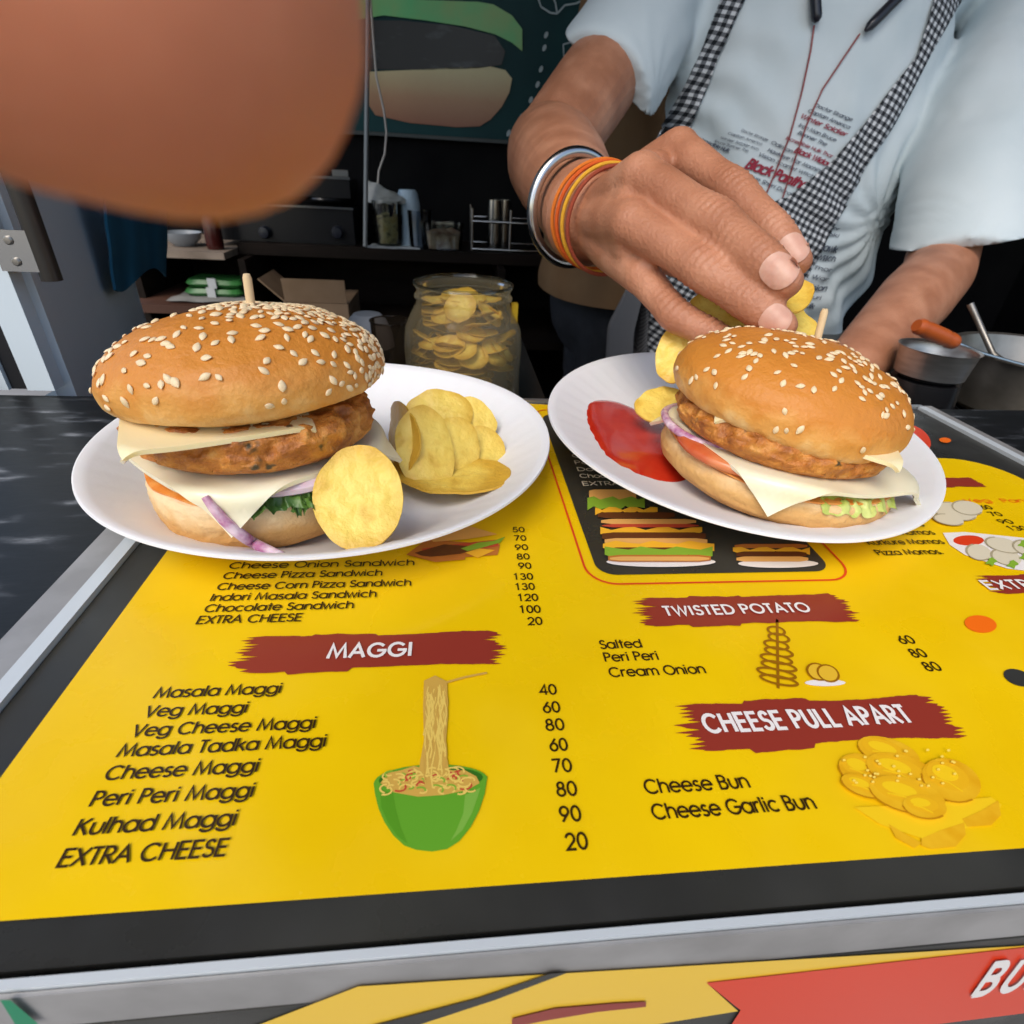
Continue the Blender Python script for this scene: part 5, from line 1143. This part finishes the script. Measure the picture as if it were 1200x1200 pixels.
# shelf things
cb = thing('cardboard_box', 'open brown cardboard box with raised flap on the lower shelf', 'box', (-.29, 1.33, -.22)); CARD = mat('cardboard', (.24,.155,.09), .8, .2, var=(.30,.20,.125), vscale=12)
xa, xb = WY(337,380,1.28).x, WY(410,380,1.28).x
bx('box_body', (xa,1.28,-.2195),(xb,1.44,-.165), CARD, cb)
b = MB(); b.obox(((xa+xb)/2,1.2785,-.140), ((xb-xa)/2*.97,0,0), (0,.0012,.0), (0,-.004,.024)); b.build('flap', CARD, cb, smooth=False)
b = MB(); b.obox((xa-.022,1.34,-.142), (.024,0,-.022), (0,.06,0), (.001,0,.001)); b.build('flap', CARD, cb, smooth=False)
GPK = mat('green_packet', (.03,.14,.035), .35, .5, var=(.05,.22,.05), vscale=30)
for k, (dx, dy, rz) in enumerate(((0,0,.05),(.004,.004,-.06))):
    pk = thing('packet', ('green food packet with a white band, on top of the stack' if k else 'green food packet lying under another on the folded paper'), 'packet', (-.512+dx, 1.345, -.160+k*.018))
    b = MB(); b.lathe([(.0005,-.006),(.055,-.006),(.062,0),(.055,.008),(.0005,.010)], (-.512+dx, 1.345+dy, -.157+k*.0175), 32, fn=lambda p,a,r,z: Vector((r*math.copysign(abs(math.cos(a))**.4, math.cos(a)), .7*r*math.copysign(abs(math.sin(a))**.4, math.sin(a)), z+.002*nz(p*50,1,3)))); b.build('wrapper', GPK, pk)
    b = MB(); b.box((-.520+dx,1.298+dy,-.164+k*.0175),(-.503+dx,1.2995+dy,-.144+k*.0175)); b.build('band', mat('white_paper', (.55,.56,.55), .7, .2), pk, smooth=False)
b = MB(); b.grid(lambda u, v: Vector((-.590+.155*u, 1.262+.19*v, -.1680 + .004*nz((u*4,v*4,1),1,5) + .002)), 20, 14); tag(b.build('paper_sheet', mat('old_paper', (.34,.33,.31), .8, .2, var=(.26,.25,.23), vscale=30)), 'crumpled pale paper under the green packets on the shelf', 'paper')
rb_ = thing('sauce_bottle', 'dark red sauce bottle on the worn board behind the left bun', 'bottle', (WY(252,285,1.33).x, 1.33, -.072)); b = MB(); p_ = WY(252, 285, 1.33)
b.lathe([(.0005,0),(.016,0),(.017,.01),(.017,.055),(.010,.075),(.0095,.085),(.0005,.085)], (p_.x,1.33,-.0725), 28); b.build('bottle_body', mat('red_glass', (.05,.008,.006), .2, .5), rb_)
b = MB(); b.lathe([(.0005,0),(.0115,0),(.0110,.016),(.0005,.017)], (p_.x,1.33,.0130), 24); b.build('cap', GAPCAP, rb_)
bw_ = MB(); p_ = WY(213, 272, 1.36); bw_.lathe([(.0005,0),(.018,0),(.034,.014),(.038,.026),(.0365,.026),(.030,.013),(.0005,.004)], (p_.x,1.36,-.0725), 32); tag(bw_.build('bowl', mat('grey_bowl', (.30,.32,.34), .4, .4)), 'small grey bowl on the worn board beside the red bottle', 'bowl')
# blue cloth over the panel end
BLUE = mat('blue_cloth', (.025,.12,.20), .9, .15, var=(.035,.16,.26), vscale=10)
b = MB()
def clothf(u, v):
    x = 116 + 80*u + 16*v*(1-u) - 3*v*u; y = 200 + (128 + 14*math.sin(u*5+1))*v; f = math.sin(u*15 + 1.2*v)
    return D(x, y, 1/(2.78 - 1.60*(x-75)/120) - .030 - .010*f*(.3+v)) + Vector((.003*nz((u*3, v*3, 0), 1, 7), 0, 0))
b.grid(clothf, 40, 30); tag(put('cloth', slab(b, .002, 'cloth'), BLUE), 'blue cloth hanging at the end of the grey panel', 'cloth')
# ------------------------------------------------------------------ crisp jar and its neighbours on the low work table
wt_ = thing('work_table', 'low dark work table behind the counter under the crisp jar', 'table', (-.1, .56, -1)); jb = D(543,466,.565); ZW = jb.z - .012
bx('table_top', (-.40,.40,ZW-.02),(.10,.90,ZW), mat('dark_steel_top', (.030,.028,.027), .22, .5, .4, var=(.045,.042,.04), vscale=8), wt_)
for x_ in (-.39,.075):
    for y_ in (.41,.875): bx('leg', (x_,y_,-.985),(x_+.02,y_+.02,ZW-.021), DBR, wt_)
JC = Vector((jb.x, jb.y+.012, ZW)); jar = thing('crisp_jar', 'open wide clear plastic jar filled with potato crisps', 'jar', JC)
hj = (D(543,326,.565).z + .004) - ZW
Rj = .0575; nk = .0440
b = MB(); prof = [(Rj*.90,.0005),(Rj*.98,.006),(Rj,.016),(Rj*.985,hj*.30),(Rj,hj*.52),(Rj*.97,hj*.66),(Rj*.88,hj*.76),(nk*1.02,hj*.845),(nk,hj*.88),(nk*1.05,hj*.895),(nk*1.05,hj*.91),(nk,hj*.925),(nk*1.0,hj*.96),(nk*1.06,hj*.985),(nk*1.04,hj)]
b.lathe(prof, JC, 64, caps=False); b.build('jar_wall', glass('jar_plastic', (.97,.96,.93), .06, .20, (.92,.80,.52), 1.25), jar)
b = MB(); b.ring(JC + Vector((0,0,hj)), (0,0,1), nk*1.04, .0014, 56, 8); b.build('rim', glass('rim_plastic', (.80,.82,.82), .1), jar)
b = MB(); b.obox(JC + Vector((nk*1.10,-.006,hj*.80)), (.0028,0,0), (0,.004,0), (0,0,.009)); b.build('seal_tab', mat('yellow_tab', (.60,.38,.02), .5, .3), jar, smooth=False)
rj = random.Random(4); meshes = [chip_mesh(.036, .032, 6, 4, 40+i) for i in range(4)]
for m_ in meshes: m_.materials.append(CHIP)
for i in range(170):
    lay = i//9; a = rj.random()*6.283 + i*.9; rr2 = (Rj-.0195)*(1.0 if i % 9 < 7 else rj.random()*.5)
    z_ = .012 + lay*.0082
    if z_ > hj*.86: continue
    if z_ > hj*.62: rr2 *= .66
    o = bpy.data.objects.new('potato_chip', meshes[i % 4]); COL.objects.link(o)
    o.matrix_world = Matrix.Translation(JC + Vector((rr2*math.cos(a), rr2*math.sin(a), z_))) @ Matrix.Rotation(a, 4, 'Z') @ Matrix.Rotation(rj.uniform(-.55,.9), 4, 'Y') @ Matrix.Rotation(rj.random()*6, 4, 'Z')
    o.scale = (.86,.86,.86)
    tag(o, 'potato crisp heaped inside the clear jar', 'potato chip', 'crisps inside the jar')
b = MB(); p_ = D(459, 405, .64); b.lathe([(.019,-.06),(.0225,.028)], p_, 36, caps=False); b.ring(p_ + Vector((0,0,.028)), (0,0,1), .0225, .0010, 40, 8)
gz = b.build('drinking_glass', glass('brown_glass', (.55,.46,.38), .05, .12, (.30,.22,.14), 1.3)); tag(gz, 'brown tinted drinking glass beside the crisp jar', 'glass')
b = MB(); p_ = D(432, 392, .74); b.lathe([(.034,-.03),(.034,-.02),(.031,.004),(.024,.020),(.017,.027),(.0005,.028)], p_, 36); tag(b.build('bowl', mat('white_plastic', (.50,.50,.50), .45, .4)), 'upturned white plastic bowl behind the brown glass', 'bowl')
b = MB(); p_ = D(432, 392, .74); b.box((-.245,.68,ZW+.0005),(-.08,.895,p_.z-.0305)); tag(b.build('wooden_block', DBR, smooth=False), 'dark block carrying the upturned white bowl', 'block')
# ------------------------------------------------------------------ right: hob with pot and tools
hb_ = thing('hob', 'dark gas hob beside the vendor under the cooking pot', 'hob', (.62, .55, -1)); ZH = -.078
bx('hob_top', (.425,.31,ZH-.04),(1.0,.80,ZH), mat('greasy_steel', (.05,.045,.035), .3, .5, .5, var=(.09,.08,.06), vscale=14, bump=.2, bscale=40), hb_); bx('hob_cabinet', (.43,.32,-.985),(.99,.79,ZH-.041), DBR, hb_)
pt = thing('cooking_pot', 'wide steel cooking pot with brown oily inside at the right edge', 'pot', D(1232, 470, .50)); pc = D(1236, 418, .515)
STEELB = mat('brushed_steel', (.42,.42,.41), .32, .5, .9, var=(.55,.55,.54), vscale=40, stretch=(1,1,6), bump=.15, bscale=80)
OIL = mat('burnt_oil', (.07,.05,.02), .3, .5, .3, var=(.16,.12,.05), vscale=25)
b = MB(); b.lathe([(.052,-.058),(.066,-.048),(.078,0),(.0815,.001),(.0815,.0025),(.076,.0015),(.063,-.046),(.0005,-.050)], pc, 64); b.build('pot_body', STEELD, pt)
b = MB(); b.lathe([(.0005,0),(.0655,0),(.066,.001),(.0005,.001)], pc + Vector((0,0,-.034)), 48); b.build('oil', OIL, pt)
b = MB(); b.tube([D(1137,356,.53), D(1150,385,.53), D(1163,414,.525), D(1176,430,.52)], [.0030,.0028,.0028,.006], 10); tag(b.build('ladle', STEELD), 'dark steel ladle standing in the cooking pot', 'ladle')
tu = thing('spatula', 'spatula with a ridged orange handle resting on the pot rim', 'spatula', D(1100, 390, .475))
ha, hz = D(1074,381,.465), D(1121,402,.480); b = MB(); n_ = [ha.lerp(hz, i/16) for i in range(17)]
b.tube(n_, [.0048,.0066,.0068,.0062,.0068,.0068,.0068,.0068,.0068,.0068,.0068,.0068,.0060,.0066,.0064,.0060,.0040], 16); b.build('handle', mat('orange_plastic', (.42,.085,.015), .4, .4), tu)
b = MB(); b.tube([hz, D(1150,414,.487), D(1185,424,.495), D(1215,432,.50)], .0016, 8); b.build('shaft', STEEL, tu)
b = MB(); p_ = D(1222, 434, .50); b.obox(p_, (RT*.016), (UP*.008 + FW*.01), (FW*.0008)); b.build('blade', STEEL, tu, smooth=False)
tn = MB(); p_ = D(1094, 424, .47); tn.lathe([(.020,-.014),(.0265,-.010),(.029,.010),(.0305,.012),(.0285,.011),(.024,-.009),(.0005,-.010)], p_, 48); tag(tn.build('steel_bowl', STEELB), 'small dented steel bowl under the orange handled spatula', 'bowl')
b = MB(); p_ = D(1094, 424, .47); b.lathe([(.030,ZH-p_.z+.0005),(.031,ZH-p_.z+.004),(.026,-.0145),(.0005,-.0145)], p_, 40); tag(b.build('burner_ring', BEN), 'black burner ring of the hob carrying the small steel bowl', 'burner')
b = MB(); b.lathe([(.060,ZH-pc.z+.0005),(.060,ZH-pc.z+.003),(.050,-.0585),(.0005,-.0585)], pc, 40); tag(b.build('burner_ring', BEN), 'black burner ring of the hob carrying the large pot', 'burner')
# ------------------------------------------------------------------ second man behind, turned away
BRS = mat('brown_cotton', (.24,.135,.065), .9, .15, var=(.29,.17,.085), vscale=9)
p2 = thing('person', 'man in brown shirt and dark trousers standing behind the vendor', 'person', (.24, 1.12, -1)); c2 = Vector((D(722,300,1.06).x, 1.14, 0)); zh = D(660,352,1.0).z
q = MB()
for s_ in (-1, 1):
    q.limb([c2 + Vector((.0,s_*.09,-.05)), c2 + Vector((.02,s_*.095,-.50)), c2 + Vector((.0,s_*.1,-.93))], [.085,.060,.042], n=18); q.limb([c2 + Vector((-.03,s_*.1,-.965)), c2 + Vector((.15,s_*.11,-.97))], [(.042,.03),(.038,.022)], n=14)
    q.limb([c2 + Vector((0,s_*.19,.38)), c2 + Vector((.06,s_*.21,.10)), c2 + Vector((.27,s_*.16,.06)), c2 + Vector((.33,s_*.15,.06))], [.050,.040,.030,(.036,.016)], n=16)
q.limb([c2 + Vector((0,0,-.05)), c2 + Vector((.01,0,.2)), c2 + Vector((0,0,.40))], [(.155,.105),(.15,.10),(.15,.09)], up=(1,0,0), n=24); q.limb([c2 + Vector((0,0,.38)), c2 + Vector((.02,0,.52))], [.06,.056], n=18)
q.limb([c2 + Vector((.03,0,.53)), c2 + Vector((.02,0,.66))], [(.070,.078),(.076,.092)], up=(1,0,0), n=24); q.limb([c2 + Vector((.10,0,.60)), c2 + Vector((.13,0,.575))], [.010,.013], n=10)
put('body', remesh(q, .006, 5), SKIN, p2)
q = MB(); q.limb([c2 + Vector((.0,0,zh-.04)), c2 + Vector((.0,0,zh+.02)), c2 + Vector((.01,0,.10)), c2 + Vector((.01,0,.22)), c2 + Vector((0,0,.40)), c2 + Vector((0,0,.44))], [(.196,.144),(.196,.144),(.188,.138),(.180,.130),(.17,.10),(.07,.07)], up=(1,0,0), n=36)
for s_ in (-1, 1): q.limb([c2 + Vector((0,s_*.14,.38)), c2 + Vector((0,s_*.19,.37)), c2 + Vector((.045,s_*.208,.17))], [.07,.064,.058], n=22)
me = remesh(q, .006, 6)
bm = bmesh.new(); bm.from_mesh(me); bmesh.ops.bisect_plane(bm, geom=bm.verts[:]+bm.edges[:]+bm.faces[:], plane_co=(0,0,zh+.004), plane_no=(0,0,-1), clear_outer=True); bm.to_mesh(me); bm.free()
out = []
for c, n_ in [(v.co.copy(), v.normal.copy()) for v in me.vertices]: out += list(c + n_*(.006*nz((c.x*9, c.y*9, c.z*5), 1, 4) + .003*math.sin(c.z*70 + c.x*40)*max(0, 1-abs(c.z-zh-.05)/.08)))
me.vertices.foreach_set('co', out); me.update()
put('shirt', me, BRS, p2)
q = MB()
for s_ in (-1, 1): q.limb([c2 + Vector((.0,s_*.085,-.06)), c2 + Vector((.02,s_*.095,-.50)), c2 + Vector((.0,s_*.1,-.93))], [.098,.075,.058], n=20)
q.limb([c2 + Vector((0,0,-.12)), c2 + Vector((0,0,zh+.03))], [(.165,.118),(.160,.114)], up=(1,0,0), n=28); put('trousers', remesh(q, .008, 4), TRO, p2)
q = MB(); q.limb([c2 + Vector((-.01,0,.60)), c2 + Vector((.0,0,.68)), c2 + Vector((.01,0,.715))], [(.082,.085),(.082,.098),(.06,.07)], up=(1,0,0), n=24); put('hair', remesh(q, .006, 2), mat('black_hair_back', (.012,.010,.009), .5, .4), p2)
